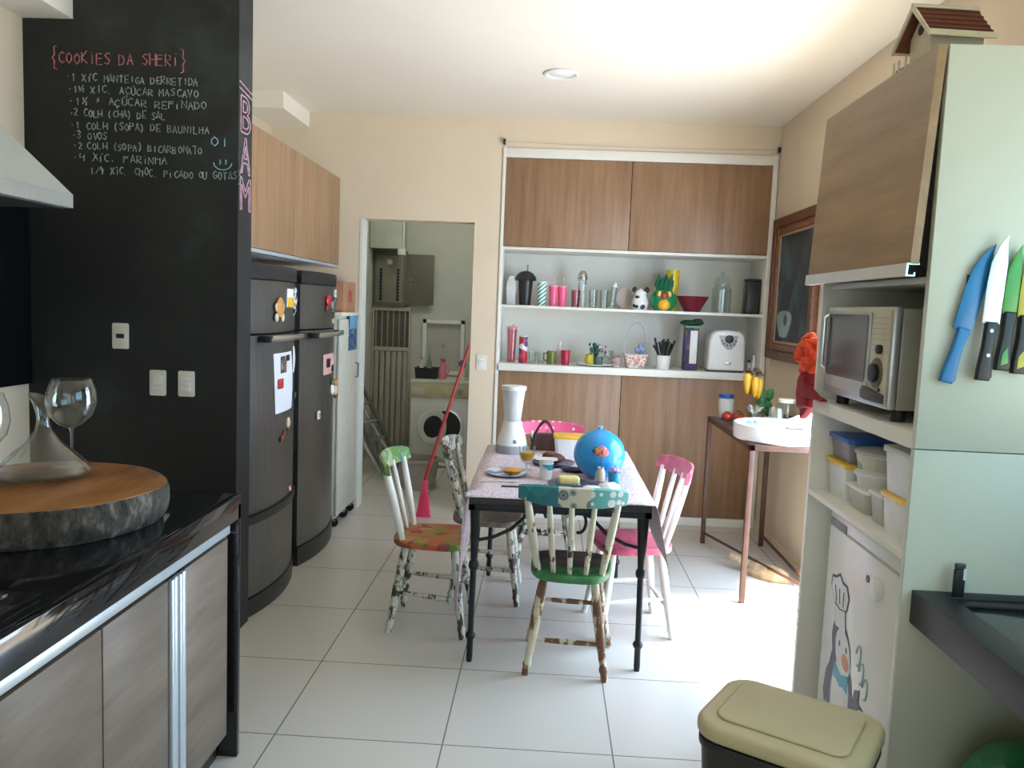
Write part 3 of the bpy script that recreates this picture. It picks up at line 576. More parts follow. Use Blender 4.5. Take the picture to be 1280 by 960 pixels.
# ------------------------------------------------------------------ fridges
def fx(y, half, bul=.055): return bul*(1-(y/half)**2)
def fridge(label, yc, half, segs, base_z, hand_z, group='tall steel fridges'):
    xf = -1.395
    t = thing('fridge', label, 'fridge', (xf, yc, 0), 0, group)
    G().box(-.62, -.055, -half, half, .03, 1.63, .004).build('cabinet_body', dark_pl, t)
    def front(z0, z1, name, m, pad=0.0, d0=-.055, inset=0):
        ys = [-half+inset+(2*half-2*inset)*i/14 for i in range(15)]
        poly = [(fx(y, half)+pad, y) for y in ys]+[(d0, half-inset), (d0, -half+inset)]
        return G().prism(poly, z0, z1, 'z', .006).build(name, m, t)
    for nm, z0, z1 in segs: front(z0, z1, nm, steel_d)
    front(.0, base_z, 'base_grille', black_pl, .006)
    front(1.632, 1.705, 'top_cap', black_pl, .008, -.60)
    for k, (nm, z0, z1) in enumerate(segs[:-1]):
        zg = (z0 + segs[k+1][2])/2
        if nm == 'fridge_door': front(segs[k+1][2]+.001, z0-.001, 'drawer_grip', black_pl, .012)
    hb = G(); ys = [-half+.10+(2*half-.16)*i/10 for i in range(11)]
    hb.tube([(fx(y, half)+.045, y, hand_z+.004) for y in ys], .012, 8, flat=1.4)
    h = hb.build('handle', alu, t)
    for y in (ys[0], ys[-1]): G().box(fx(y, half)-.002, fx(y, half)+.058, y-.022, y+.022, hand_z-.012, hand_z+.018, .004).build('handle_mount', black_pl, h)
    return t
fridge('tall steel fridge with bottom drawer, nearest the black wall', 4.055, .355, [('freezer_door', 1.372, 1.63), ('fridge_door', .50, 1.366), ('drawer_front', .095, .455)], .09, 1.345)
fridge('tall steel fridge without drawer, farther from the black wall', 4.87, .37, [('freezer_door', 1.372, 1.63), ('fridge_door', .115, 1.366)], .11, 1.335)
# papers and magnets
def on_front(yc, y, half=.355, off=.001):
    half = .37 if yc > 4.5 else half
    return -1.395+fx(y-yc, half)+off
def sheet(name, label, cat, yc, y0, y1, z0, z1, m, skew=0, deco=None, th=.0012, group=None):
    xm = on_front(yc, (y0+y1)/2); ym = (y0+y1)/2; t = thing(name, label, cat, (xm, ym, z0), 0, group); vs = []; fs = []; n = 8; K = 6
    for j in range(K+1):
        for i in range(n+1):
            y = y0+(y1-y0)*i/n; k = j/K; yy = y+skew*(1-k)
            vs.append((on_front(yc, yy)-xm+.001+.006*math.sin(k*PI)*(i/n), yy-ym, (z1-z0)*k))
    L = len(vs); vs += [(x-th, y, z) for x, y, z in vs]
    for j in range(K):
        for i in range(n): a = j*(n+1)+i; fs.append((a, a+1, a+n+2, a+n+1)); fs.append((L+a, L+a+n+1, L+a+n+2, L+a+1))
    g = G().raw(vs, fs); g.build('paper', m, t)
    for (dy, dz, wy, wz, mm, nm) in deco or []:
        xx = on_front(yc, ym+dy)-xm; G().box(xx+.004, xx+.0085, dy-wy/2, dy+wy/2, dz-wz/2, dz+wz/2, .001).build(nm, mm, t)
    return t
paper = M('white_paper', (.78, .78, .80), .7, var=.02)
phot = patches('photo_print', [(.10, .06, .05), (.25, .16, .12), (.06, .05, .05), (.35, .3, .27)], 60); heart = M('red_heart_print', (.55, .04, .03), .5)
sheet('note_paper', 'long white paper note with red marks hanging on the nearest fridge', 'note', 4.055, 3.925, 4.21, .965, 1.27, paper, .03, [(-.02, .245, .075, .085, phot, 'photo'), (-.06, .15, .07, .05, heart, 'red_print'), (.05, .275, .04, .03, black_pl, 'clip')])
sheet('note_paper', 'small pink note with dark squares on the farther fridge', 'note', 4.87, 4.80, 5.06, 1.09, 1.215, M('pink_paper', (.72, .40, .38), .7), 0, [(-.04, .07, .07, .055, black_pl, 'dark_print'), (.08, .03, .05, .04, black_pl, 'dark_print')])
sheet('note_strip', 'narrow white paper strip at the edge of the nearest fridge door', 'note', 4.055, 4.27, 4.34, 1.15, 1.29, paper)
def magnet(label, yc, y, z, build, cat='magnet', name='fridge_magnet'):
    g = build(); t = thing(name, label, cat, (on_front(yc, y), y, z), 0, 'fridge magnets')
    for nm, q, m in g: q.build(nm, m, t)
def disc(r, th=.01, z=0, y=0): return G().prism([(y+a, z+b) for a, b in arc(0, 0, r, 0, 2*PI, 16)[:-1]], 0, th, 'x', .002)
mg_cream = M('magnet_cream', (.62, .52, .36), .6); mg_or = M('magnet_orange', (.6, .27, .08), .5); mg_br = M('magnet_brown', (.20, .06, .03), .5)
def m_crab(): return [('body', disc(.05), mg_or)]+[('foot', disc(.022, .008, -.05 + .01*k, s*.045), mg_cream) for s in (-1, 1) for k in (0, 5)]
magnet('round orange crab-like magnet high on the nearest fridge', 4.055, 3.985, 1.50, m_crab)
magnet('square magnet half white half yellow on the nearest fridge', 4.055, 4.145, 1.545, lambda: [('plate', G().box(0, .008, -.05, .05, -.045, .05, .002), paper), ('yellow_half', G().box(.008, .011, -.042, .05, -.045, .005, .001), yellow_pl)])
magnet('black and white jagged magnet at the right edge of the nearest fridge', 4.055, 4.285, 1.535, lambda: [('plate', G().prism([(-.02, -.08), (.02, -.05), (.03, 0), (.02, .06), (.0, .075), (-.03, .03), (-.02, -.03)], 0, .01, 'x', .001), patches('monochrome_print', [(.02, .02, .02), (.7, .7, .7), (.03, .03, .03), (.6, .6, .58)], 45))])
magnet('small grey and red magnet below the white note, right one of two', 4.055, 4.13, .90, lambda: [('body', G().ball((.006, 0, 0), (.012, .022, .03), 10), mg_cream), ('base', disc(.015, .008, -.035, .02), mg_br)])
magnet('small brown magnet below the white note, left one of two', 4.055, 4.045, .835, lambda: [('body', G().prism([(-.03, -.02), (.0, -.025), (.035, .03), (.02, .035), (0, .01), (-.03, .005)], 0, .01, 'x', .002), mg_br)])
magnet('tiny pale pink magnet low on the nearest fridge door', 4.055, 4.20, .535, lambda: [('body', disc(.018, .01), mg_cream), ('dot', disc(.009, .014, .012), heart)])
magnet('small grey round magnet at the right edge under the paper strip', 4.055, 4.33, 1.02, lambda: [('body', disc(.02, .01), dark_pl)])
magnet('red rounded magnet high on the farther fridge', 4.87, 4.86, 1.53, lambda: [('body', G().ball((.008, 0, .01), (.016, .045, .035), 12), red_m), ('base', G().box(0, .01, -.04, -.01, -.055, -.02, .002), mg_br)])
magnet('cluster-shaped silver magnet beside the red one on the farther fridge', 4.87, 5.03, 1.495, lambda: [('body', disc(.035, .01), steel), ('petal', disc(.025, .012, .045, .02), steel), ('petal', disc(.022, .012, .02, -.045), grey_pl)])
magnet('round white ring magnet at top right of the farther fridge', 4.87, 5.10, 1.585, lambda: [('body', disc(.028, .009), paper), ('centre', disc(.014, .012), grey_pl)])
magnet('tiny cream magnet under the silver cluster on the farther fridge', 4.87, 5.0, 1.415, lambda: [('body', disc(.016, .01), mg_cream)])
magnet('pear-shaped white and green magnet below the pink note', 4.87, 5.0, 1.0, lambda: [('body', G().ball((.008, 0, -.015), (.014, .03, .035), 12), paper), ('top', G().ball((.008, 0, .03), (.012, .016, .025), 10), M('magnet_green', (.1, .2, .1), .5))])
magnet('brown teddy-shaped magnet at the right edge of the farther fridge', 4.87, 5.165, .985, lambda: [('body', G().ball((.01, 0, -.02), (.02, .035, .035), 12), mg_cream), ('head', G().ball((.012, 0, .03), (.018, .025, .025), 12), mg_or), ('foot', G().ball((.012, .015, -.06), (.014, .02, .018), 10), mg_br)])
magnet('small white square magnet alone on the farther fridge door', 4.87, 4.72, .86, lambda: [('body', G().box(0, .012, -.025, .025, -.025, .025, .004), paper), ('inset', G().box(.012, .0145, -.012, .012, -.012, .012, .001), grey_pl)])

# old white cabinet between fridge and doorway
t = thing('white_cabinet', 'narrow white painted cabinet on a caster between fridge and doorway', 'cabinet', (-1.375, 5.56, 0))
G().box(-.55, -.02, -.25, .28, .06, 1.44, .006).build('body', M('old_white_paint', (.54, .53, .44), .5, var=.06), t)
G().box(-.02, 0, -.25, .28, .08, 1.42, .006).build('door', bpy.data.materials['old_white_paint'], t)
G().box(-.56, .01, -.26, .285, 1.44, 1.465, .004).build('top', cream_pl, t)
G().tube([(.0, .2, 1.0), (.02, .2, 1.0), (.02, .2, 1.1), (.0, .2, 1.1)], .006).build('handle', dark_pl, t)
for y in (-.2, .05, .24): c_ = G().tube([(-.03, y-.012, .03), (-.03, y+.012, .03)], .03, 14).build('caster', black_pl, t); G().box(-.045, -.015, y-.018, y+.018, .04, .062, .002).build('fork', steel, c_)
t = thing('wall_picture', 'small blue patterned picture stuck on the white cabinet door', 'picture', (-1.374, 5.63, 1.2))
G().box(0, .006, -.09, .13, 0, .24, .001).build('card', patches('blue_pattern', [(.02, .06, .16), (.05, .16, .30), (.03, .03, .07), (.12, .25, .38)], 55), t)
G().box(.006, .0075, -.09, .13, .15, .24, .0005).build('sky_area', M('sky_print', (.12, .34, .5), .5), t)
t = thing('brown_box', 'brown cardboard box standing on the narrow white cabinet', 'box', (-1.50, 5.6, 1.4655))
G().box(-.14, .10, -.12, .22, 0, .21, .003).build('carton', M('cardboard', (.38, .19, .11), .7, var=.12), t)
G().box(-.03, .03, -.121, .221, .2095, .2115).build('tape', M('packing_tape', (.45, .3, .18), .3), t)
G().box(.1003, .102, .02, .12, .07, .15).build('print', M('red_print', (.35, .08, .05), .6), t)

# ------------------------------------------------------------------ laundry beyond the doorway
t = thing('washing_machine', 'white front-loading washing machine with open round door in the laundry', 'washing machine', (-.965, 7.75, 0))
G().box(-.30, .30, -.22, .26, .01, .80, .008).build('cabinet_body', white_gl, t)
G().box(-.305, .305, -.235, .26, .80, .83, .006).build('top_panel', cream_pl, t)
G().box(-.30, .30, -.232, -.22, .665, .80, .004).build('control_panel', M('cream_control_panel', (.62, .55, .36), .4), t)
G().box(-.29, -.17, -.236, -.232, .69, .76, .002).build('soap_drawer', cream_pl, t)
G().prism(arc(.17, .73, .028, 0, 2*PI, 20)[:-1], -.25, -.232, 'y', .003).build('dial', grey_pl, t)
g = G(); g.T = Matrix.Translation((.04, -.222, .40)) @ Matrix.Rotation(PI/2, 4, 'X')
g.lathe([(.165, -.002), (.165, .012), (.145, .014), (.14, -.002)], seg=36); g.build('porthole_ring', steel, t)
G().prism(arc(.04, .40, .142, 0, 2*PI, 32)[:-1], -.2235, -.2205, 'y').build('drum_opening', black_pl, t)
dr = bpy.data.objects.new('porthole_door', None); bpy.data.objects.remove(dr)
g = G(); g.T = Matrix.Translation((-.115, -.24, .40)) @ Matrix.Rotation(math.radians(38), 4, 'Z') @ Matrix.Translation((.0, -.05, 0)) @ Matrix.Rotation(PI/2, 4, 'X')
g.lathe([(.10, 0), (.16, 0), (.165, .015), (.16, .035), (.13, .04), (.105, .035), (.10, 0)], seg=36); d_ = g.build('porthole_door', white_pl, t)
g = G(); g.T = Matrix.Translation((-.115, -.24, .40)) @ Matrix.Rotation(math.radians(38), 4, 'Z') @ Matrix.Translation((.0, -.05, 0)) @ Matrix.Rotation(PI/2, 4, 'X')
g.lathe([(0, -.03), (.06, -.025), (.106, .0), (.106, .03), (0, .034)], seg=36); g.build('glass_bowl', M('dark_door_glass', (.03, .035, .04), .12), d_)
for x in (-.24, .24):
    for y in (-.16, .2): G().lathe(solidprof([(.02, 0), (.022, .012)]), (x, y, 0), 12).build('foot', black_pl, t)
t = thing('crate', 'black plastic crate standing on the washing machine', 'crate', (-1.14, 7.70, .831))
rectloft(G(), .20, .15, .22, .17, 0, .10, .012, 0, .005).build('tub', black_pl, t)
G().tube([(x, y, .1) for x, y in rrect(.224, .174, .012)], .005, 6, closed=True).build('rim', black_pl, t)
for x, h, lab, m in ((-1.195, .19, 'pale bottle standing in the left of the black crate', white_pl), (-1.12, .23, 'tallest greenish bottle standing in the black crate', M('green_bottle', (.25, .34, .30), .25))):
    t = thing('bottle', lab, 'bottle', (x, 7.70, .8365)); G().lathe(solidprof([(.022, 0), (.024, .01), (.024, h*.6), (.010, h*.8), (.010, h*.92)]), seg=18).build('body', m, t); G().lathe(solidprof([(.013, h*.92), (.013, h)]), seg=14).build('cap', grey_pl, t)
t = thing('bottle', 'pink detergent bottle right of the black crate on the washer', 'bottle', (-.985, 7.66, .831))
g = G(); g.lathe(solidprof([(.036, 0), (.04, .02), (.034, .10), (.018, .15), (.016, .165)]), seg=20, sy=.7); g.build('body', M('detergent_pink', (.75, .22, .35), .35), t)
G().lathe(solidprof([(.02, .165), (.022, .195)]), seg=16).build('cap', M('detergent_cap', (.7, .1, .22), .35), t); G().tube([(.03, 0, .05), (.06, 0, .07), (.055, 0, .11), (.02, 0, .14)], .009).build('handle', bpy.data.materials['detergent_pink'], t)
t = thing('detergent_jug', 'small blue and white jug at the right of the washer top', 'jug', (-.80, 7.66, .831))
G().lathe(solidprof([(.03, 0), (.03, .10), (.02, .12)]), seg=18).build('body', white_pl, t); G().ball((0, 0, .155), .036, 16).build('blue_top', M('violet_blue', (.14, .16, .42), .4), t)
t = thing('laundry_sink', 'white wall niche sink above the washing machine', 'sink', (-1.03, 8.045, .84))
G().box(-.21, -.17, -.06, 0, 0, .55, .004).box(.17, .21, -.06, 0, 0, .55, .004).box(-.21, .21, -.06, 0, .51, .55, .004).box(-.21, .21, -.06, 0, 0, .04, .004).build('frame', white_gl, t)
G().box(-.17, .17, -.02, 0, .04, .51).build('recess', M('niche_grey', (.50, .50, .48), .5), t)
G().tube([(0, -.02, .3), (0, -.06, .3), (0, -.07, .27)], .008).build('tap', steel, t)
t = thing('breaker_panel', 'grey electrical breaker panel with its door swung open', 'electrical panel', (-1.58, 8.045, 1.5))
gp = M('panel_grey', (.155, .15, .115), .5)
G().box(-.165, .165, -.07, 0, 0, .55, .004).build('box', gp, t)
G().box(-.135, .135, -.074, -.07, .04, .50, .002).build('inner_plate', M('panel_grey_light', (.24, .235, .19), .5), t)
for x in (-.085, .085):
    g = G(); g2 = G()
    for k in range(10): g.box(x-.012, x+.012, -.082, -.074, .06+k*.032, .085+k*.032, .001)
    g.build('breaker_row', black_pl, t)
G().prism(arc(0, .44, .028, 0, 2*PI, 16)[:-1], -.08, -.074, 'y', .001).build('round_mark', cream_pl, t)
dd = G().box(.165, .44, -.072, -.06, .03, .52, .003).build('door', gp, t)
for z in (.23, .27): G().ball((.215, -.078, z), .011, 10).build('latch', steel, dd)
t = thing('folding_gate', 'grey ribbed folding door in the far corner of the laundry', 'folding door', (-1.565, 8.03, 0))
g = G(); g2 = G()
for k in range(6):
    x = -.16+k*.058; g.box(x, x+.05, -.03, 0, .02, 1.06, .012); g2.box(x+.006, x+.022, -.025, -.005, 1.10, 1.46, .004)
g.build('slats', M('gate_pale', (.42, .40, .34), .5), t); g2.build('upper_bars', M('gate_bars', (.32, .31, .26), .5), t)
G().box(-.17, .19, -.035, .002, 1.06, 1.10, .004).box(-.17, .19, -.035, .002, 1.46, 1.50, .004).box(-.18, -.165, -.035, .002, 0, 1.5, .003).box(.185, .20, -.035, .002, 0, 1.5, .003).build('frame', M('gate_frame', (.52, .5, .43), .5), t)
G().box(-.16, .185, -.006, -.001, 1.10, 1.46).build('dark_backing', M('gate_backing', (.12, .11, .09), .6), t)
t = thing('duct_box', 'pale boxed duct with white pipe high in the laundry corner', 'duct', (-1.59, 7.9, 2.06))
G().box(-.155, .155, -.1, .14, 0, .4, .003).build('casing', M('duct_paint', (.56, .60, .53), .5), t); G().tube([(.168, -.09, -.02), (.168, -.09, .8)], .012, 10).build('pipe', white_pl, t); G().box(.12, .19, -.12, -.06, -.06, .0, .004).build('pipe_bracket', white_pl, t)
t = thing('step_ladder', 'folded dark metal step ladder leaning in the laundry corner', 'ladder', (-1.30, 7.30, .002), 0)
al_d = M('ladder_metal', (.16, .165, .17), .4, .6)
A = Vector((0, 0, 0)); Bv = Vector((-.40, .10, .76)); off = Vector((-.10, -.26, .0))
for q in (Vector((0, 0, 0)), off): G().tube([A+q+Vector((0, 0, .03)), Bv+q], .022, 6).build('rail', al_d, t); G().tube([A+q+Vector((-.03, -.0, .025)), Bv+q+Vector((-.05, -.03, -.1))], .014, 6).build('back_rail', alu, t)
for k in range(1, 5): p_ = A.lerp(Bv, k/5); G().tube([p_, p_+off], .016, 6).build('rung', alu, t)
t = thing('wash_tub', 'grey-beige round plastic tub on the floor beyond the doorway', 'tub', (-1.04, 6.68, 0))
G().lathe([(0, 0), (.145, 0), (.17, .22), (.185, .23), (.185, .25), (.165, .25), (.14, .01), (0, .01)], seg=36).build('body', M('tub_plastic', (.40, .37, .34), .5), t)
for s_ in (-1, 1): G().tube([(s_*.18, -.05, .24), (s_*.215, -.03, .225), (s_*.215, .03, .225), (s_*.18, .05, .24)], .007).build('handle', bpy.data.materials['tub_plastic'], t)
t = thing('broom', 'pink-headed broom with red handle leaning beside the laundry doorway', 'broom', (-.845, 5.74, 0))
bt = Vector((.0, 0, .26)); tp = Vector((.285, .10, 1.26))
G().turned(bt, tp, [(0, .013), (.97, .012), (1, .006)], 10).build('handle', M('red_handle', (.36, .02, .02), .4), t)
G().prism([(-.055, .0), (.05, .0), (.035, .14), (.02, .22), (.022, .27), (-.012, .27), (-.012, .22), (-.03, .14)], -.025, .025, 'y', .008).build('head', M('broom_pink', (.72, .04, .12), .45), t)

# ------------------------------------------------------------------ table
t = thing('dining_table', 'black iron dining table with scrolled apron and turned legs', 'table', (.085, 3.96, 0))
hx, hy, zt = .385, .63, .742
G().box(-hx, hx, -hy, hy, zt-.028, zt, .004).build('tabletop', M('dark_top', (.03, .028, .028), .4), t)
G().box(-hx, hx, -hy, -hy+.03, zt-.055, zt-.028, .003).box(-hx, hx, hy-.03, hy, zt-.055, zt-.028, .003).box(-hx, -hx+.03, -hy, hy, zt-.055, zt-.028, .003).box(hx-.03, hx, -hy, hy, zt-.055, zt-.028, .003).build('apron', iron, t)
LP = [(0, .012), (.03, .014), (.14, .0135), (.15, .019), (.165, .023), (.18, .019), (.19, .013), (.58, .014), (.59, .021), (.61, .024), (.63, .021), (.64, .015), (.7, .017), (.97, .026), (1, .026)]
for sx in (-1, 1):
    for sy in (-1, 1): G().turned((sx*(hx-.02), sy*(hy-.06), 0), (sx*(hx-.03), sy*(hy-.05), zt-.03), LP, 12).build('leg', iron, t)
for sy in (-1, 1):
    y = sy*(hy-.05)
    for s_ in (-1, 1):
        G().tube([(s_*(hx-.03), y, .545), (s_*(hx-.10), y, .56), (s_*(hx-.18), y, .60), (s_*(hx-.25), y, .67), (s_*(hx-.29), y, .69)], .008, 8).build('corner_brace', iron, t)
        G().tube([(s_*.085+s_*.03*math.cos(a), y, .645+.045*math.sin(a)) for a in [-PI*.6+1.5*PI*i/12 for i in range(13)]], .007, 8).build('iron_scroll', iron, t)
# tablecloth
cl, t_, b_n = nt('lilac_print_cloth'); vv = t_.nodes.new('ShaderNodeTexVoronoi'); vv.inputs['Scale'].default_value = 75; t_.links.new(coord(t_), vv.inputs['Vector'])
t_.links.new(ramp(t_, vv.outputs['Distance'], [(.14, (.30, .16, .20)), (.30, (.56, .46, .50)), (.6, (.66, .57, .62))]), b_n.inputs['Base Color']); b_n.inputs['Roughness'].default_value = .85
vs = []; fs = []; NY = 40
secs = []
for j in range(NY+1):
    k = j/NY; y = -.645+1.29*k
    dl = .40*max(0, 1-k*3.2)+.12+.02*math.sin(k*17); drp = .17*max(0, 1-k*2.6)+.12+.015*math.sin(k*15)
    row = []; nd = 10; tw = hx+.012
    for i in range(nd, 0, -1): q = i/nd; row.append((-tw-.006-.02*q*math.sin(k*22)*q-.015*q, y+.01*q*math.sin(k*9), zt+.004-dl*q))
    for i in range(13): row.append((-tw+2*tw*i/12, y, zt+.006))
    for i in range(1, nd+1): q = i/nd; row.append((tw+.006+.05*q*max(0, 1-k*3)+.012*q*math.sin(k*20)+.015*q, y-.02*q*max(0, 1-k*4), zt+.004-drp*q))
    secs.append(row)
W = len(secs[0])
for r in secs: vs += r
for j in range(NY):
    for i in range(W-1): a = j*W+i; fs.append((a, a+1, a+W+1, a+W))
o = G().raw(vs, fs).build('tablecloth', cl, loc=(.085, 3.96, 0), ang=80)
sm = o.modifiers.new('thickness', 'SOLIDIFY'); sm.thickness = .0022; sm.offset = 1
tag(o, 'lilac and pink printed tablecloth draped over the iron table', 'tablecloth')
ZT = zt+.0085

# ------------------------------------------------------------------ spindle chairs
LEG = [(0, .013), (.04, .016), (.08, .015), (.10, .019), (.13, .019), (.15, .015), (.3, .018), (.55, .021), (.8, .020), (1, .017)]
SP = [(0, .010), (.2, .012), (.5, .0135), (.8, .012), (1, .010)]
def chair(label, loc, rz, seat_m, leg_m, spin_m, rail_m, n_sp=5, sw=.355, rail_split=None, seat_patch=None, lean=0):
    t = thing('spindle_chair', label, 'chair', (loc[0], loc[1], 0), rz, 'painted spindle chairs around the iron table')
    zs = .445; w2 = sw/2; dep = .37
    poly = []
    for i in range(40):
        a = 2*PI*i/40; c_, s_ = math.cos(a), math.sin(a); e = .62
        x = w2*(abs(c_)**e)*(1 if c_ > 0 else -1); y = dep/2*(abs(s_)**e)*(1 if s_ > 0 else -1)
        poly.append((x*(1+.06*y/(dep/2)), y))
    seat = G().prism(poly, zs-.036, zs, 'z', .011, 0, 3).build('seat', seat_m, t)
    if seat_patch:
        pp = [(x*.86, .02+y*.62+.035) for x, y in poly]; G().prism(pp, zs-.001, zs+.0012, 'z').build('painted_patch', seat_patch, seat)
    lg = {}
    for sx in (-1, 1):
        for sy in (-1, 1):
            top = Vector((sx*.105, sy*.115, zs-.03)); bot = Vector((sx*(.185 if sy > 0 else .168), sy*.178, 0)); lg[sx, sy] = (bot, top)
            G().turned(bot, top, LEG, 12).build('leg', leg_m, t)
    rg = [(0, .008), (.3, .0115), (.5, .013), (.7, .0115), (1, .008)]
    pt = lambda sx, sy, f: lg[sx, sy][0].lerp(lg[sx, sy][1], f)
    for sy, f in ((-1, .36), (1, .52)): G().turned(pt(-1, sy, f), pt(1, sy, f), rg, 8).build('stretcher', leg_m, t)
    for sx in (-1, 1): G().turned(pt(sx, -1, .46), pt(sx, 1, .42), rg, 8).build('stretcher', leg_m, t)
    # back: rail arc
    R = .42; hw = .225; yb = -.245; am = math.asin(hw/R)
    ry = lambda x: yb+(R-math.sqrt(max(0, R*R-x*x)))*1.0
    for i in range(n_sp):
        u = -1+2*i/(n_sp-1); x0 = u*.135; x1 = u*.188
        y0 = -.155+.03*abs(u)**2
        G().turned((x0, y0, zs-.005), (x1, ry(x1), .775), SP if 0 < i < n_sp-1 else [(p, r*1.35) for p, r in SP], 10).build('spindle', spin_m, t)
    n = 24; th = .011; vs = []; fs = []; mis = []
    for i in range(n+1):
        x = -hw+2*hw*i/n; u = x/hw; y = ry(x); zlo = .752+.012*abs(u)**3; zhi = .838-.018*abs(u)**4
        for yy, zz in ((y-th, zlo), (y-th-.012, zhi-.006), (y-.012, zhi), (y+th-.012, zhi-.006), (y+th, zlo), (y, zlo-.004)): vs.append((x, yy, zz))
    for i in range(n):
        for k in range(6): k2 = (k+1) % 6; fs.append((i*6+k, i*6+k2, (i+1)*6+k2, (i+1)*6+k)); mis.append(i)
    fs += [tuple(range(6)), tuple(range(n*6, n*6+6))]; mis += [0, n-1]
    g = G(); g.raw(vs, fs); g.b.faces.ensure_lookup_table()
    if rail_split:
        for f, i in zip(g.b.faces, mis): f.material_index = sum(1 for s_ in rail_split if i/n >= s_)
    g.build('top_rail', rail_m, t)
    return t
cream = (.62, .58, .45)
peel_w = peel('peeling_cream', cream, (.06, .03, .018), .40, .45, 24)
peel_b = peel('peeling_brown_cream', (.62, .56, .42), (.15, .07, .032), .50, .56, 20)
peel_d = peel('peeling_grey_white', (.55, .55, .47), (.05, .042, .034), .44, .50, 34)
clean_w = peel('clean_white', (.78, .77, .72), (.5, .48, .42), .22, .26, 9)
teal_c = patches('teal_decoupage', [(.03, .22, .25), (.05, .30, .32), (.02, .16, .20)], 14)
circ = dots('circle_decoupage', (.62, .60, .48), [(.0, (.04, .10, .11)), (.16, (.04, .10, .11)), (.2, (.25, .33, .30)), (.3, (.06, .11, .12)), (.36, (.35, .4, .35))], 15, .5, .5)
latt = dots('lattice_decoupage', (.12, .42, .40), [(.0, (.70, .74, .70)), (.42, (.74, .77, .73))], 26, .5, .2)
chair('cream peeling chair with green seat, nearest the camera, back turned to it', (.147, 3.455), math.radians(-4), M('green_seat_paint', (.045, .21, .075), .45, var=.35, scale=25), peel_b, peel_w, [teal_c, circ, latt], 5, .35, (.34, .66),
      patches('dark_decoupage', [(.03, .028, .032), (.09, .05, .05), (.05, .045, .05), (.14, .10, .10)], 14))
chair('peeling chair with colourful collage seat at the left front of the table', (-.505, 3.80), math.radians(-92), patches('collage_seat', [(.45, .16, .04), (.30, .24, .05), (.50, .10, .06), (.10, .22, .05), (.42, .20, .08), (.55, .30, .10), (.25, .06, .04)], 21), peel_d, clean_w,
      [patches('green_floral', [(.12, .26, .06), (.22, .34, .12), (.10, .22, .20), (.4, .45, .25)], 32)], 5, .36)
chair('black-and-white peeling chair tucked under the far left of the table', (-.275, 4.245), math.radians(-90), M('grey_seat_paint', (.20, .17, .14), .5, var=.4, scale=30), peel_d, peel_d, [peel('peeling_dark_rail', (.48, .46, .36), (.05, .04, .03), .47, .53, 40)], 5, .36)
chair('white chair with pink seat and pink top rail at the right of the table', (.455, 3.885), math.radians(99), M('pink_seat_paint', (.58, .10, .17), .45, var=.3, scale=18), clean_w, clean_w, [M('rose_rail_paint', (.50, .11, .17), .45, var=.3, scale=16)], 5, .36)
chair('chair with pink polka-dot top rail at the far end of the table', (.035, 4.83), math.radians(183), M('dusty_pink_seat', (.5, .16, .2), .5), peel_d, peel_d, [dots('polka_dot_pink', (.72, .10, .22), [(.0, (.85, .65, .68)), (.22, (.85, .65, .68))], 24, .5, .15)], 5, .36)

# ------------------------------------------------------------------ things on the table
t = thing('blender', 'white blender with grey foot and clear jug on the table', 'blender', (-.17, 4.40, ZT))
G().lathe([(0, 0), (.088, 0), (.09, .01), (.086, .045), (0, .045)], seg=32).build('foot', grey_pl, t)
G().lathe([(0, .045), (.085, .045), (.075, .09), (.058, .14), (.05, .175), (0, .175)], seg=32).build('motor_housing', white_gl, t)
G().lathe([(0, .176), (.046, .176), (.048, .20), (.056, .28), (.064, .345), (.061, .345), (.053, .28), (.044, .2), (0, .186)], seg=32).build('jug', milky('milky_jug', (.75, .75, .73), .55), t)
G().lathe([(0, .345), (.068, .345), (.07, .352), (.068, .368), (.03, .372), (0, .372)], seg=32).build('lid', white_gl, t)
G().ball((.02, -.076, .07), (.012, .008, .012), 10).build('switch', grey_pl, t)
t = thing('handbag', 'dark brown bag with arched straps behind the blender on the table', 'bag', (.01, 4.53, ZT))
g = G(); rectloft(g, .16, .09, .13, .07, 0, .09, .02); g.build('body', M('brown_leather', (.075, .03, .025), .5, var=.3), t)
for y in (-.025, .025): G().tube([(-.055+.11*i/12, y, .085+.075*math.sin(PI*i/12)) for i in range(13)], .006).build('strap', M('strap_leather', (.05, .012, .015), .45), t)
t = thing('food_tub', 'white food tub with yellow lid beside the blender on the table', 'food container', (.155, 4.40, ZT))
g = G(); rectloft(g, .165, .11, .185, .13, 0, .095, .02, 0, .003); g.build('tub', milky('milk_white_tub', (.8, .8, .78), .95), t)
G().prism(rrect(.196, .14, .022), .094, .112, 'z', .004).build('lid', M('amber_lid', (.78, .45, .03), .35), t)
t = thing('balloon', 'large sky blue balloon resting on the table', 'balloon', (.272, 3.815, ZT))
G().ball((0, 0, .117), (.122, .122, .117), 36).build('body', M('blue_rubber', (.025, .30, .72), .22, var=.03), t)
G().lathe([(.004, .234), (.008, .240), (.012, .250), (0, .248)], seg=12).build('knot', M('blue_knot', (.2, .55, .8), .4), t)
def plate_(label, x, y, r, m, cat='plate'):
    return solo('plate', G().lathe([(0, 0), (r*.6, 0), (r, .012), (r, .016), (r*.62, .005), (0, .005)], seg=36), m, label, cat, (x, y, ZT))
plate_('dark serving plate under the brown cake on the table', .06, 4.10, .11, M('dark_plate', (.04, .045, .065), .3))
t = thing('cake', 'crumbly brown chocolate cake on the dark plate', 'cake', (.055, 4.10, ZT+.0075)); G().ball((0, 0, .026), (.062, .05, .026), 18, 0, .10).build('crumb', M('chocolate_cake', (.085, .025, .015), .8, var=.4, scale=50), t); G().ball((-.02, -.01, .045), (.03, .025, .014), 10, 0, .12).build('topping', M('chocolate_top', (.14, .04, .02), .6), t)
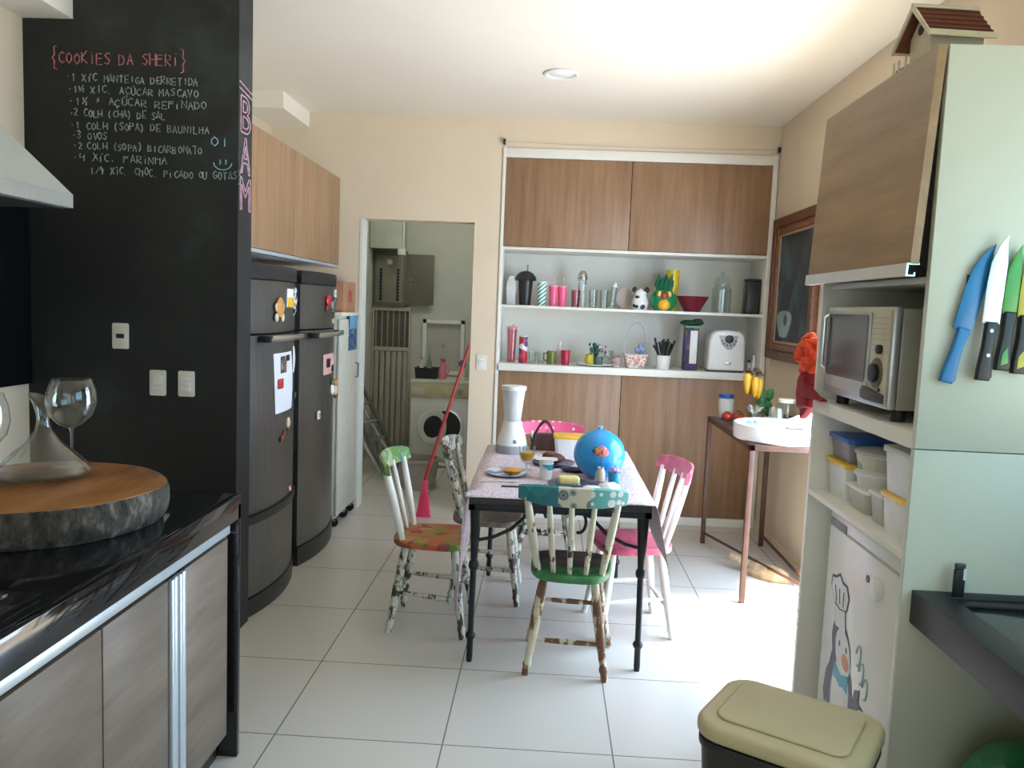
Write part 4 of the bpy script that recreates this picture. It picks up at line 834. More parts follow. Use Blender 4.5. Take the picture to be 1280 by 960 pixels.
solo('cloth_napkin', G().ball((0, 0, .012), (.07, .04, .012), 16, 0, .12).ball((.04, .02, .016), (.03, .05, .016), 12, 0, .12), M('navy_cloth', (.03, .035, .06), .85), 'dark blue folded napkin between the cake and the balloon', 'napkin', (.165, 3.93, ZT))
plate_('blue and white plate with orange food at the left of the table', -.165, 3.79, .10, patches('blue_white_plate', [(.55, .58, .62), (.16, .22, .34), (.6, .62, .66), (.3, .36, .46)], 22, .25))
solo('orange_slices', G().ball((0, 0, .012), (.038, .03, .014), 14, 0, .12).ball((-.03, .01, .010), (.02, .02, .011), 10, 0, .1), orange_m, 'orange fruit pieces on the blue and white plate', 'fruit', (-.135, 3.80, ZT+.0055))
t = thing('juice_glass', 'small stemmed glass of orange juice in front of the blender', 'glass', (-.075, 3.93, ZT))
G().lathe([(0, 0), (.028, 0), (.028, .003), (.006, .008), (.006, .03), (.028, .045), (.04, .075), (.042, .12), (.040, .12), (.037, .076), (.026, .048), (0, .042)], seg=28).build('bowl', clear2, t)
G().lathe([(0, .043), (.025, .049), (.036, .077), (.0365, .088), (0, .088)], seg=28).build('juice', M('orange_juice', (.85, .45, .02), .3), t)
t = thing('yogurt_pot', 'white and teal yogurt pot with its foil lid on top', 'yogurt pot', (.022, 3.73, ZT))
G().lathe(cupprof(.026, .036, .095), seg=24).build('pot', white_pl, t)
g = G(); g.lathe([(.0275, .02), (.0345, .075), (.0335, .075), (.0265, .02), (.0275, .02)], seg=24); g.build('printed_band', patches('teal_print', [(.02, .28, .36), (.6, .68, .7), (.04, .35, .42)], 34), t)
G().prism(rrect(.105, .075, .02), .096, .099, 'z').build('foil_lid', white_gl, t)
solo('table_knife', G().prism([(-.06, -.006), (.01, -.008), (.075, -.003), (.078, .004), (.01, .009), (-.06, .008)], 0, .006, 'z', .002), M('black_handle', (.012, .012, .014), .35), 'black-handled knife lying near the front edge of the table', 'knife', (-.115, 3.53, ZT), .05)
t = thing('fork', 'silver fork lying beside the blue and white plate', 'fork', (-.19, 3.615, ZT), .15)
G().tube([(-.09, 0, .005), (.0, 0, .008), (.04, 0, .005)], [.004, .0035, .003], 6).build('handle', steel, t)
g = G()
for k in range(4): g.tube([(.04, 0, .005), (.055, -.009+.006*k, .006), (.09, -.009+.006*k, .007)], .0018, 6)
g.build('tines', steel, t)
plate_('dark rimmed plate holding the butter near the front of the table', .135, 3.60, .105, M('grey_plate', (.10, .10, .11), .3))
t = thing('butter', 'pale yellow block of butter in blue wrapper on the dark rimmed plate', 'butter', (.125, 3.60, ZT+.0075), .1)
G().prism(rrect(.095, .06, .012), .006, .04, 'z', .008).build('block', M('butter_yellow', (.80, .66, .24), .45), t); G().prism(rrect(.108, .062, .01), 0, .006, 'z', .002).raw([(-.05, -.03, .006), (-.05, .03, .006), (-.055, .035, .03), (-.055, -.03, .028), (-.052, -.03, .006), (-.052, .03, .006), (-.057, .035, .03), (-.057, -.03, .028)], [(0, 1, 2, 3), (4, 7, 6, 5), (0, 3, 7, 4), (1, 5, 6, 2), (0, 4, 5, 1), (3, 2, 6, 7)]).build('wrapper', M('blue_wrapper', (.10, .28, .55), .35), t)
solo('dark_case', G().prism(rrect(.13, .07, .015), 0, .028, 'z', .006), M('plum_case', (.075, .055, .085), .5), 'dark plum flat case behind the white crumpled napkin', 'case', (.285, 3.575, ZT), .05)
solo('paper_napkin', G().ball((-.035, 0, .02), (.06, .05, .02), 14, 0, .16).ball((.03, .01, .028), (.05, .045, .028), 14, 0, .18).ball((.0, -.03, .016), (.06, .03, .016), 12, 0, .16), M('tissue_white', (.84, .84, .85), .85), 'white crumpled paper napkin at the right front of the table', 'napkin', (.265, 3.455, ZT))
t = thing('bud_vase', 'small pale vase holding one orange and pink flower', 'vase', (.272, 3.665, ZT))
G().lathe([(0, 0), (.022, 0), (.026, .02), (.024, .055), (.014, .075), (.016, .082), (.013, .082), (.011, .074), (.02, .05), (.02, .005), (0, .005)], seg=24).build('vase_body', M('pale_vase', (.55, .50, .42), .35), t)
G().tube([(0, 0, .01), (.003, 0, .09), (.0, 0, .135)], .0025).build('stem', M('stem_brown', (.10, .07, .03), .6), t)
g = G()
for k in range(9): a = 2*PI*k/9; g.ball((.017*math.cos(a), .015*math.sin(a), .15+.008*(k % 2)), (.016, .014, .018), 8)
g.ball((0, -.004, .168), (.018, .016, .014), 10).build('blossom', patches('orange_pink_petals', [(.72, .22, .08), (.60, .10, .16), (.8, .38, .16), (.45, .08, .06)], 60), t)
g = G(); g.ball((-.03, .01, .155), (.016, .01, .012), 8).ball((-.022, .01, .165), (.01, .008, .012), 8).build('leaf', M('teal_leaf', (.01, .12, .16), .5), t)
t = thing('blue_mug', 'bright blue cup with a lilac top beside the flower vase', 'cup', (.335, 3.675, ZT))
G().lathe(cupprof(.024, .029, .06, .003), seg=24).build('cup', M('azure_plastic', (.02, .30, .52), .3), t)
g = G()
for k in range(7): a = 2*PI*k/7; g.ball((.014*math.cos(a), .014*math.sin(a), .068+.006*(k % 2)), .012, 8)
g.build('lilac_top', M('lilac_petals', (.42, .30, .55), .6), t)

# ------------------------------------------------------------------ steel side table by the right wall
t = thing('side_table', 'brown steel-framed narrow side table with stone top by the right wall', 'table', (1.30, 4.86, 0))
x0, x1, y0, y1, zt2 = -.20, .22, -.575, .575, .868
st_, t_, b_n = nt('grey_stone_top'); n_ = noise(t_, coord(t_), 30, 5); t_.links.new(ramp(t_, n_, [(.4, (.035, .03, .028)), (.6, (.14, .12, .10))]), b_n.inputs['Base Color']); b_n.inputs['Roughness'].default_value = .3
G().box(x0+.015, x1-.015, y0+.015, y1-.015, zt2-.018, zt2, .002).build('stone_top', st_, t)
G().box(x0, x1, y0, y0+.028, zt2-.03, zt2+.001, .002).box(x0, x1, y1-.028, y1, zt2-.03, zt2+.001, .002).box(x0, x0+.028, y0, y1, zt2-.03, zt2+.001, .002).box(x1-.028, x1, y0, y1, zt2-.03, zt2+.001, .002).build('top_frame', rust, t)
for x in (x0, x1-.028):
    for y in (y0, y1-.028): G().box(x, x+.028, y, y+.028, 0, zt2-.03, .002).build('leg', rust, t)
G().tube([(x0+.014, y1-.02, .075), (x1-.014, y0+.02, .075)], .009, 6).build('brace', rust, t)
G().box(x1-.02, x1-.008, y0+.03, y1-.03, .07, .085, .001).build('brace', rust, t)
Z2 = zt2+.0015
t = thing('round_tray', 'thick white round tray on the near end of the steel side table', 'tray', (1.325, 4.53, Z2))
G().lathe([(0, 0), (.245, 0), (.255, .008), (.258, .085), (.255, .088), (.243, .088), (.240, .07), (0, .068)], seg=56).build('body', white_gl, t)
ZR = Z2+.0695
t = thing('upturned_glass', 'clear stemmed dessert glass with pale blue base on the white tray', 'glass', (1.19, 4.60, ZR))
G().lathe([(0, 0), (.035, 0), (.036, .006), (.012, .02), (.008, .05), (.03, .075), (.055, .10), (.057, .105), (.053, .105), (.028, .08), (0, .062)], seg=28).build('bowl', clear2, t)
for k in range(6): a = 2*PI*k/6; G().ball((.033*math.cos(a), .033*math.sin(a), .012), .010, 8).build('glass_bead', M('aqua_glass', (.25, .55, .6), .15) if k == 0 else bpy.data.materials['aqua_glass'], t)
solo('drinking_glass', G().lathe([(0, 0), (.043, 0), (.036, .105), (.034, .108), (.031, .108), (.038, .005), (0, .005)], seg=28), clear2, 'clear tumbler standing on the white tray beside the crumpled napkin', 'glass', (1.29, 4.52, ZR))
solo('paper_napkin', G().ball((.0, 0, .035), (.075, .06, .035), 18, 0, .14).ball((.03, .02, .06), (.045, .04, .03), 14, 0, .14).ball((-.05, -.02, .02), (.05, .045, .02), 12, 0, .14), M('tissue_bright', (.86, .87, .88), .85), 'white crumpled paper napkin heaped on the white tray', 'napkin', (1.43, 4.50, ZR))
t = thing('plastic_jar', 'white plastic jar with blue lid at the far end of the side table', 'jar', (1.20, 5.36, Z2))
G().lathe([(0, 0), (.046, 0), (.05, .006), (.05, .125), (.044, .135), (0, .135)], seg=28).build('body', M('cloudy_plastic', (.66, .63, .54), .4), t)
G().lathe([(0, .136), (.05, .136), (.05, .158), (.046, .162), (0, .162)], seg=28).build('lid', blue_pl, t)
tom = M('tomato_red', (.40, .03, .015), .3, var=.3)
for k, (x, y, r, lab) in enumerate(((1.262, 5.27, .036, 'red tomato on the side table nearest the blue-lidded jar'), (1.175, 5.20, .036, 'red tomato at the front rail of the side table'), (1.235, 5.13, .033, 'red tomato nearest the stemmed dessert glass on the tray'))):
    t = thing('tomato', lab, 'tomato', (x, y, Z2), 0, 'tomatoes on the side table'); G().ball((0, 0, r*.86), (r, r, r*.86), 18).build('fruit', tom, t)
    g = G()
    for q in range(5): a = 2*PI*q/5; g.tube([(0, 0, r*1.72), (.012*math.cos(a), .012*math.sin(a), r*1.74), (.02*math.cos(a), .02*math.sin(a), r*1.66)], [.003, .003, .001], 5)
    g.build('calyx', M('calyx_green', (.05, .14, .03), .6) if k == 0 else bpy.data.materials['calyx_green'], t)
t = thing('pepper_bouquet', 'bunch of yellow peppers and green leaves standing in a small pot', 'ornament', (1.335, 5.10, Z2))
G().lathe(cupprof(.04, .05, .08, .004), seg=24).build('pot', M('dull_green_pot', (.12, .11, .06), .5), t)
yp = M('yellow_pepper', (.62, .33, .02), .35)
for k, (x, y, z) in enumerate(((-.075, -.02, .27), (-.03, -.04, .25), (.0, -.01, .24), (-.045, .03, .26))): G().turned((x, y, z-.075), (x*1.0, y, z+.055), [(0, .004), (.15, .016), (.5, .024), (.85, .026), (1, .012)], 12).build('pepper', yp, t)
g = G()
for k in range(14):
    a = random.uniform(0, 2*PI); z0 = random.uniform(.08, .22); g.ball((.045+.03*math.cos(a), .02*math.sin(a), z0), (.024, .008, .03), 8)
g.tube([(0, 0, .01), (.01, 0, .12), (-.02, 0, .33)], .006)
g.build('leaves', M('dark_leaf_green', (.02, .10, .02), .6), t)
g = G()
for k in range(10): a = 2*PI*k/10; g.ball((-.03+.04*math.cos(a), .025*math.sin(a), .318+.014*(k % 3)), (.018, .012, .012), 8)
g.build('dry_crown', M('dry_brown', (.09, .045, .02), .8), t)
t = thing('coffee_jar', 'clear glass jar of dark coffee with white lid by the right wall', 'jar', (1.465, 4.93, Z2))
G().lathe(cupprof(.055, .058, .15)[:3]+[(.045, .165), (.043, .165), (.053, .148), (.052, .005), (0, .005)], seg=28).build('glass_body', clear2, t)
G().lathe(solidprof([(.05, .007), (.0515, .085)]), seg=28).build('coffee', M('coffee_dark', (.012, .008, .007), .7, var=.4, scale=80), t)
G().lathe([(0, .166), (.05, .166), (.051, .185), (.047, .19), (0, .19)], seg=28).build('lid', cream_pl, t)
t = thing('paper_bag', 'crumpled tan paper bag on the floor under the steel side table', 'bag', (1.37, 4.75, 0), math.radians(-40))
g = G(); vs = []; fs = []; n = 18
for j in range(7):
    for i in range(n):
        a = 2*PI*i/n; q = (1, 1.03, 1, .97, .92, .8, .55)[j]*random.uniform(.9, 1.08)
        vs.append((.14*q*math.cos(a), .065*q*math.sin(a), .001+j*.012+random.uniform(0, .004) if j else .001))
for j in range(6):
    for i in range(n): a = j*n+i; b = j*n+(i+1) % n; fs.append((a, b, b+n, a+n))
fs += [tuple(range(n)), tuple(range(6*n, 7*n))]
g.raw(vs, fs).build('body', M('tan_paper', (.44, .30, .17), .85, var=.35, scale=18), t, ang=20)
g = G(); g.raw([(-.12, -.03, .04), (-.24, -.02, .06), (-.25, .02, .075), (-.12, .03, .05), (-.12, -.03, .05), (-.24, -.02, .075), (-.25, .02, .09), (-.12, .03, .065)], [(0, 1, 2, 3), (4, 7, 6, 5), (0, 4, 5, 1), (1, 5, 6, 2), (2, 6, 7, 3), (3, 7, 4, 0)]).build('open_flap', bpy.data.materials['tan_paper'], t)
# painting on the right wall
t = thing('framed_painting', 'dark still-life painting in a carved brown wooden frame on the right wall', 'painting', (XR, 5.28, 1.74))
fr = M('carved_frame_wood', (.13, .045, .018), .45, var=.35, scale=30, bmp=.5)
hy2, hz = .47, .475
def frame_ring(a, b, x0, x1): return G().box(x0, x1, -hy2+a, -hy2+b, -hz+a, hz-a, .006).box(x0, x1, hy2-b, hy2-a, -hz+a, hz-a, .006).box(x0, x1, -hy2+b, hy2-b, hz-b, hz-a, .006).box(x0, x1, -hy2+b, hy2-b, -hz+a, -hz+b, .006)
frame_ring(0, .06, -.045, -.001).build('outer_frame', fr, t); frame_ring(.06, .105, -.032, -.001).build('middle_frame', M('frame_red_brown', (.20, .075, .03), .4, var=.25, scale=25), t)
frame_ring(.105, .125, -.022, -.001).build('inner_slip', M('frame_gilt', (.36, .25, .14), .45), t)
pc, t_, b_n = nt('dark_painting'); n_ = noise(t_, coord(t_, (1, 2.2, 1.4)), 2.6, 5, .6)
t_.links.new(ramp(t_, n_, [(.34, (.012, .012, .013)), (.5, (.022, .035, .045)), (.62, (.06, .10, .13)), (.72, (.03, .025, .02))]), b_n.inputs['Base Color']); b_n.inputs['Roughness'].default_value = .5
G().box(-.014, -.001, -hy2+.12, hy2-.12, -hz+.12, hz-.12).build('canvas', pc, t)
G().prism([(.16+.15*math.cos(a)*(1+.18*math.sin(3*a)), -.235+.105*math.sin(a)*(1+.15*math.cos(2*a))) for a in [2*PI*i/26 for i in range(26)]], -.0155, -.0142, 'x').build('pale_shape', M('pale_aqua_paint', (.27, .36, .36), .5, var=.25), t)
G().prism(arc(.13, -.21, .035, 0, 2*PI, 14)[:-1], -.0165, -.0156, 'x').build('dark_shape', M('deep_teal_paint', (.03, .06, .07), .5), t)

# ------------------------------------------------------------------ tall white unit on the right
XF, U0, U1 = .972, 2.13, 2.955
t = thing('tall_unit', 'tall white open unit with a tilted wood door holding microwave and fridge', 'cabinet', (XF, U0, 0))
UL = U1-U0
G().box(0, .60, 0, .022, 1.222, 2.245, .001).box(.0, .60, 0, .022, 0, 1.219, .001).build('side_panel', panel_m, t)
G().box(0, .60, UL-.024, UL, 0, 2.245, .001).build('side_panel', white_m, t)
G().box(.0, .60, .022, UL-.024, 2.223, 2.245, .001).build('top_board', white_m, t)
G().box(.59, .60, .022, UL-.024, .02, 2.22).build('back_panel', M('unit_back', (.66, .66, .58), .5, var=.02), t)
G().box(.03, .59, .022, UL-.024, 1.655, 1.673, .001).build('shelf', white_m, t)
G().box(0, .59, .022, UL-.024, 1.218, 1.262, .001).build('shelf', white_m, t)
G().box(.0, .59, .022, UL-.024, .917, .936, .001).build('shelf', white_m, t)
g = G(); tilt = .046
def tl(p): return (p[0]-(2.245-.0-p[2])*tilt, p[1], p[2])
dv = [(-.026, .004, 1.70), (-.004, .004, 1.70), (-.004, UL-.004, 1.70), (-.026, UL-.004, 1.70), (-.026, .004, 2.245), (-.004, .004, 2.245), (-.004, UL-.004, 2.245), (-.026, UL-.004, 2.245)]
door = g.raw([tl(p) for p in dv], [(0, 3, 2, 1), (4, 5, 6, 7), (0, 1, 5, 4), (1, 2, 6, 5), (2, 3, 7, 6), (3, 0, 4, 7)]).build('flap_door', oak_unit, t)
hb = G(); hb.prism([(-.034, 1.702), (-.002, 1.702), (-.002, 1.698), (-.029, 1.698), (-.029, 1.672), (-.014, 1.672), (-.014, 1.678), (-.010, 1.678), (-.010, 1.668), (-.034, 1.668)], .004, UL-.004, 'y')
for v in hb.b.verts: v.co = tl(v.co)
hb.build('pull_profile', alu, door)
for z in (.42, .47): G().tube([(-.0015, UL-.012, z), (.001, UL-.012, z)], .004, 8).build('shelf_pin_hole', dark_pl, t)

# birdhouse on the unit
t = thing('birdhouse', 'small cream wooden birdhouse with red-brown roof on top of the unit', 'birdhouse', (1.06, 2.38, 2.2465), math.radians(6))
bh = .024
cr = M('birdhouse_cream', (.58, .52, .36), .6, var=.12)
G().prism([(-.052, .012), (.052, .012), (.052, .075+bh), (0, .135+bh), (-.052, .075+bh)], -.06, .09, 'x', .001).build('house_body', cr, t)
for s_ in (-1, 1):
    g = G(); g.prism([(0, .150+bh), (s_*.088, .058+bh), (s_*.088, .052+bh), (0, .141+bh)], -.085, .098, 'x'); g.build('roof_board', M('roof_red_brown', (.14, .035, .015), .6, var=.25, scale=30) if s_ == -1 else bpy.data.materials['roof_red_brown'], t)
    g = G()
    for k in range(5): u = .12+.19*k; g.tube([(-.085, s_*.088*u, .150+bh-.092*u+.002), (.098, s_*.088*u, .150+bh-.092*u+.002)], .0022, 5)
    g.build('shingle_edge', M('shingle_edge', (.09, .022, .01), .6) if s_ == -1 else bpy.data.materials['shingle_edge'], t)
    G().box(-.088, 0.101, s_*.092-.003, s_*.092+.003, .046+bh, .062+bh, .001).build('eave_trim', cr, t)
    G().prism([(0, .156+bh), (s_*.094, .058+bh), (s_*.094, .044+bh), (0, .138+bh)], -.092, -.086, 'x').build('gable_trim', cr, t)
G().tube([(-.092, 0, .153+bh), (.102, 0, .153+bh)], .006, 6).build('ridge', cr, t)
G().prism(arc(0, .088+bh, .014, 0, 2*PI, 14)[:-1], -.0612, -.0595, 'x').build('entrance_hole', black_pl, t)
G().box(-.098, -.06, -.06, .05, .008, .014, .001).build('porch', M('porch_brown', (.16, .10, .05), .7), t)
G().box(-.062, .095, -.056, .056, 0, .012, .001).build('base', cr, t)
for y in (-.05, -.02, .015, .042): G().tube([(-.108, y, 0), (-.108, y, .032)], .003, 6).build('fence_post', cr, t)

# microwave
t = thing('microwave', 'silver grey microwave with dark glass door and black dial in the unit', 'microwave', (.985, 2.59, 1.2635))
G().box(.012, .36, -.265, .265, .035, .325, .006).build('casing', M('microwave_grey', (.36, .35, .30), .4, .3), t)
G().box(-.014, .012, -.268, .268, .035, .33, .008).build('front_frame', M('silver_frame', (.55, .57, .56), .3, .7), t)
G().box(-.018, -.013, -.118, .250, .06, .312, .003).build('door_panel', M('pale_door', (.5, .53, .5), .25, .2), t)
G().prism([(-.09, .10), (.23, .10), (.24, .115), (.24, .295), (.23, .305), (-.09, .305), (-.10, .295), (-.10, .115)], -.0205, -.0178, 'x').build('door_window', M('dark_window_glass', (.045, .042, .036), .1), t)
G().tube([(-.02, .243, .12), (-.032, .245, .13), (-.032, .245, .29), (-.02, .243, .30)], .006).build('door_handle', alu, t)
G().box(-.017, -.0135, -.255, -.125, .045, .318, .002).build('control_panel', M('cream_panel', (.55, .52, .38), .35), t)
for k in range(7): G().box(-.018, -.0168, -.25, -.135, .20+.016*k, .2015+.016*k).build('scale_line', grey_pl, t)
G().prism(arc(-.185, .135, .045, 0, 2*PI, 28)[:-1], -.021, -.0168, 'x', .002).build('dial_ring', M('olive_ring', (.12, .10, .05), .4), t)
G().prism(arc(-.185, .135, .028, 0, 2*PI, 24)[:-1], -.034, -.021, 'x', .003).build('dial', black_pl, t)
G().prism(arc(-.205, .205, .014, 0, 2*PI, 18)[:-1], -.03, -.0168, 'x', .002).build('small_knob', black_pl, t)
G().ball((-.018, -.215, .088), .006, 8).build('indicator', black_pl, t)
G().prism([(-.25, .05), (-.12, .05), (-.09, .055), (-.085, .075), (-.10, .09), (-.14, .088), (-.25, .075)], -.024, -.0168, 'x', .002).build('open_button', dark_pl, t)
for x in (.04, .32):
    for y in (-.22, .22): G().lathe(solidprof([(.02, 0), (.022, .035)]), (x, y, 0), 12).build('foot', black_pl, t)

# mini fridge with penguin decal
t = thing('mini_fridge', 'white under-shelf fridge with a penguin chef decal on its door', 'fridge', (1.022, 2.53, 0))
G().box(.05, .53, -.30, .30, .02, .885, .006).build('body', white_gl, t)
fd = G().box(0, .045, -.30, .30, .08, .885, .010).build('door', white_gl, t)
G().box(.01, .05, -.295, .295, .02, .075).build('kick_plate', grey_pl, t)
for y in (-.25, .25): G().lathe(solidprof([(.018, 0), (.02, .02)]), (.1, y, 0), 12).build('foot', black_pl, t)
G().box(-.0025, .001, .14, .285, .838, .866, .001).build('grey_badge', M('dark_badge', (.12, .12, .11), .4), fd)
G().box(-.002, .001, -.29, .135, .835, .845, .0005).build('groove_trim', M('groove_grey', (.45, .45, .42), .5), fd)
G().prism(arc(-.145, .755, .033, 0, 2*PI, 24)[:-1], -.02, .0, 'x', .003).build('thermostat_knob', white_pl, fd)
G().prism(arc(-.058, .757, .012, 0, 2*PI, 18)[:-1], -.003, .0, 'x').build('green_dot', M('dot_green', (.01, .07, .05), .4), fd)
navy = M('decal_navy', (.045, .05, .085), .5); wht = M('decal_white', (.74, .76, .76), .5); org = M('decal_orange', (.62, .22, .12), .5); tqs = M('decal_turquoise', (.03, .30, .45), .5); stm = M('decal_steam', (.36, .52, .52), .5)
dc = bpy.data.objects.new('penguin_decal', None); C.objects.link(dc); dc.parent = t; dc.location = (-.0005, .10, .0)
shr = lambda p: (p[0]+max(0, p[1]-.40)*.22, p[1])
def dec(name, poly, d, m): G().prism([shr(p) for p in poly], -d, 0, 'x').build(name, m, dc)
def ell(cy_, cz, ry_, rz_, n=22): return [(cy_+ry_*math.cos(2*PI*i/n), cz+rz_*math.sin(2*PI*i/n)) for i in range(n)]
def grow(poly, k, c): return [((y-c[0])*k+c[0], (z-c[1])*k+c[1]) for y, z in poly]
hat = [(-.055, .60), (-.075, .64), (-.06, .672), (-.025, .672), (0, .69), (.03, .675), (.065, .668), (.075, .635), (.055, .60), (.042, .59), (.045, .52), (-.045, .52), (-.042, .59)]
dec('hat_outline', grow(hat, 1.12, (0, .605)), .0013, navy); dec('hat', hat, .0019, wht)
for y in (-.03, 0, .03): G().tube([(-.0022, y+.044, .60), (-.0022, y*1.3+.055, .65)], .002, 5).build('hat_fold', navy, dc)
G().tube([(-.0022, -.003, .593), (-.0022, .041, .583), (-.0022, .087, .593)], .0022, 5).build('hat_fold', navy, dc)
dec('body_outline', ell(0, .30, .115, .175), .0006, navy); dec('head_back', ell(-.005, .46, .085, .095), .0009, navy)
dec('belly', ell(-.01, .285, .08, .15), .0011, wht); dec('face', ell(-.022, .45, .066, .078), .0017, wht)
dec('wing', [(.085, .40), (.125, .34), (.14, .26), (.12, .22), (.10, .28), (.085, .33)], .0012, navy)
dec('wing', [(-.08, .37), (-.12, .345), (-.165, .355), (-.16, .33), (-.12, .28), (-.09, .26)], .0012, navy)
dec('beak', ell(-.045, .432, .03, .026), .0026, org)
for y in (-.055, .005): dec('eye', ell(y, .474, .006, .010, 12), .0024, navy)
dec('bow_tie', [(-.07, .40), (-.01, .378), (.05, .40), (.055, .345), (.03, .35), (-.005, .335), (-.03, .345), (-.07, .34)], .0022, tqs)
dec('dish', [(-.13, .385), (-.165, .40), (-.165, .355), (-.205, .35), (-.17, .34), (-.12, .35)], .002, navy)
for q, (y, z) in enumerate(((-.135, .50), (-.165, .455), (-.20, .42))): G().tube([(-.0012, y+.02*math.cos(a*.9+.5), z+.035*math.sin(a)) for a in [PI*1.6*i/12 for i in range(13)]], .0028, 5).build('steam_curl', stm, dc)

# tubs on the shelf above
ZS = .9365
clr_t = milky('cloudy_clear_tub', (.62, .63, .56), .72); wt = M('white_tub_plastic', (.72, .74, .72), .4)
def tub(label, x, y, z, w0, d0, w1, d1, h, m, lid_m, lh=.012, r=.02, rz=0, lidgrow=.012, group='food tubs on the unit shelf'):
    t = thing('food_tub', label, 'food container', (x, y, z), rz, group)
    g = G(); rectloft(g, w0, d0, w1, d1, 0, h, r, 0, .003); g.build('tub', m, t)
    G().prism(rrect(w1+lidgrow, d1+lidgrow, r), h-.001, h-.001+lh, 'z', .003).build('lid', lid_m, t); return t
tub('white square tub with yellow lid under a blue-lidded tub', 1.11, 2.82, ZS, .15, .17, .17, .195, .112, wt, yellow_pl, .016)
tub('greyish translucent tub with royal blue lid, topmost at the far end', 1.12, 2.82, ZS+.1285, .16, .175, .18, .20, .07, milky('smoky_tub', (.26, .25, .25), .85), blue_pl, .016)
def rtub(label, x, y, z, r0, r1, h, m, lid_m, group='food tubs on the unit shelf', band=None):
    t = thing('round_tub', label, 'food container', (x, y, z), 0, group)
    G().lathe(cupprof(r0, r1, h, .002), seg=32).build('tub', m, t); G().lathe([(0, h-.0015), (r1+.006, h-.0015), (r1+.006, h+.008), (r1-.004, h+.011), (0, h+.009)], seg=32).build('lid', lid_m, t)
    if band:
        f_ = lambda z_: r0+(r1-r0)*z_/h+.0012
        G().lathe([(f_(h*.12), h*.12), (f_(h*.85), h*.85), (f_(h*.85)-.001, h*.85), (f_(h*.12)-.001, h*.12), (f_(h*.12), h*.12)], seg=32).build('print_band', band, t)
    return t
tub('low clear tub with white lid under the round stacked tubs', 1.10, 2.62, ZS, .14, .14, .16, .165, .068, clr_t, white_pl, .012)
rtub('plain white round tub in the middle of the round stack', 1.10, 2.62, ZS+.0795, .07, .078, .04, wt, white_pl)
rtub('round tub printed green and dark red, topmost of its stack', 1.10, 2.62, ZS+.1305, .072, .082, .058, wt, milky('clear_lid', (.6, .6, .55), .8), band=patches('green_maroon_print', [(.6, .58, .5), (.18, .32, .14), (.55, .5, .45), (.28, .05, .10), (.6, .55, .5)], 18))
tub('small clear tub with white lid between the round stack and square tubs', 1.075, 2.46, ZS, .09, .10, .11, .115, .085, clr_t, white_pl, .012)
tub('white square tub with yellow lid nearest the camera on the shelf', 1.075, 2.283, ZS, .13, .18, .145, .20, .108, wt, yellow_pl, .016)
tub('plain white tall tub standing on the nearest yellow lid', 1.075, 2.283, ZS+.1245, .135, .18, .15, .20, .115, wt, milky('frosted_lid', (.62, .64, .6), .9), .018)
# red cloth at the far end of the unit
t = thing('red_doll_cloth', 'orange-red frilled ball on dark red cloth hanging behind the unit end', 'cloth', (.985, 3.035, 1.205))
g = G(); 
for k in range(70):
    a = random.uniform(0, 2*PI); b_ = math.acos(random.uniform(-1, 1)); g.ball((.0+.05*math.sin(b_)*math.cos(a), .055*math.sin(b_)*math.sin(a), .205+.075*math.cos(b_)), .017, 8)
g.ball((0, 0, .205), (.05, .055, .075), 16).build('frilled_ball', M('orange_red_frill', (.72, .07, .015), .7, var=.3, scale=40), t)
rc = M('dark_red_cloth', (.26, .008, .018), .85, var=.3)
G().prism([(-.055, .02), (.05, .0), (.075, .06), (.065, .12), (.03, .15), (-.03, .155), (-.065, .11)], -.035, .05, 'x', .02, 0, 3).build('cloth_body', rc, t)
G().prism([(-.06, .03), (-.005, -.01), (.03, -.03), (.045, -.035), (.05, .03)], -.02, .01, 'x', .008).build('cloth_tail', rc, t)
G().prism([(-.24, .062), (-.03, .058), (.0, .115), (-.09, .095), (-.17, .075), (-.24, .070)], -.042, -.016, 'x', .004).build('cloth_corner', rc, t)

# ------------------------------------------------------------------ knives on the side panel
def knife(label, bx, bz, tx, tz, blade_m, handle_m, bw, hw, hl, name='kitchen_knife', rivets=None, point=.35, patch=None, dy=0):
    """bx,bz: handle end; tx,tz: tip"""
    d = Vector((tx-bx, tz-bz)); L = d.length; ang = math.atan2(d.x, d.y)
    t = thing(name, label, 'knife', (bx, U0-.002-dy, bz), 0, 'knives held on the white side panel', rot=(0, ang, 0))
    bl_ = [(-bw*.5, hl), (bw*.5, hl), (bw*.5, L*.80), (bw*.35, L*.93), (bw*point, L), (-bw*.05, L*.93), (-bw*.42, L*.8), (-bw*.5, L*.66)]
    G().prism(bl_, -.014, -.011, 'y', .0008).build('blade', blade_m, t)
    h = G().prism([(-hw*.62, 0), (hw*.45, .0), (hw*.62, .012), (hw*.48, hl*.35), (hw*.42, hl*.7), (hw*.6, hl*.95), (hw*.55, hl*1.03), (-hw*.4, hl*1.03), (-hw*.42, hl*.6), (-hw*.6, hl*.2)], -.022, -.004, 'y', .004, 0, 3).build('handle', handle_m, t)
    for q in rivets or []: g = G(); g.T = Matrix.Translation((0, -.0225, hl*q)) @ Matrix.Rotation(PI/2, 4, 'X'); g.lathe([(0, 0), (.0045, 0), (.0045, .002), (0, .0025)], seg=12); g.build('rivet', steel, h)
    if patch: G().prism([(-hw*.35, .012), (hw*.3, .02), (hw*.1, hl*.42), (-hw*.3, hl*.3)], -.0236, -.0218, 'y', .0005).build('leaf_pattern', patch, h)
bk_ = M('knife_blue', (.012, .17, .42), .3, var=.03)
knife('bright blue coated knife, leftmost of the row on the white panel', 1.028, 1.40, 1.106, 1.76, bk_, bk_, .050, .030, .14)
knife('steel chef knife with black riveted handle on the white panel', 1.112, 1.41, 1.130, 1.782, M('knife_steel', (.72, .75, .72), .3, .6), black_pl, .044, .030, .145, rivets=(.45, .88), dy=.013)
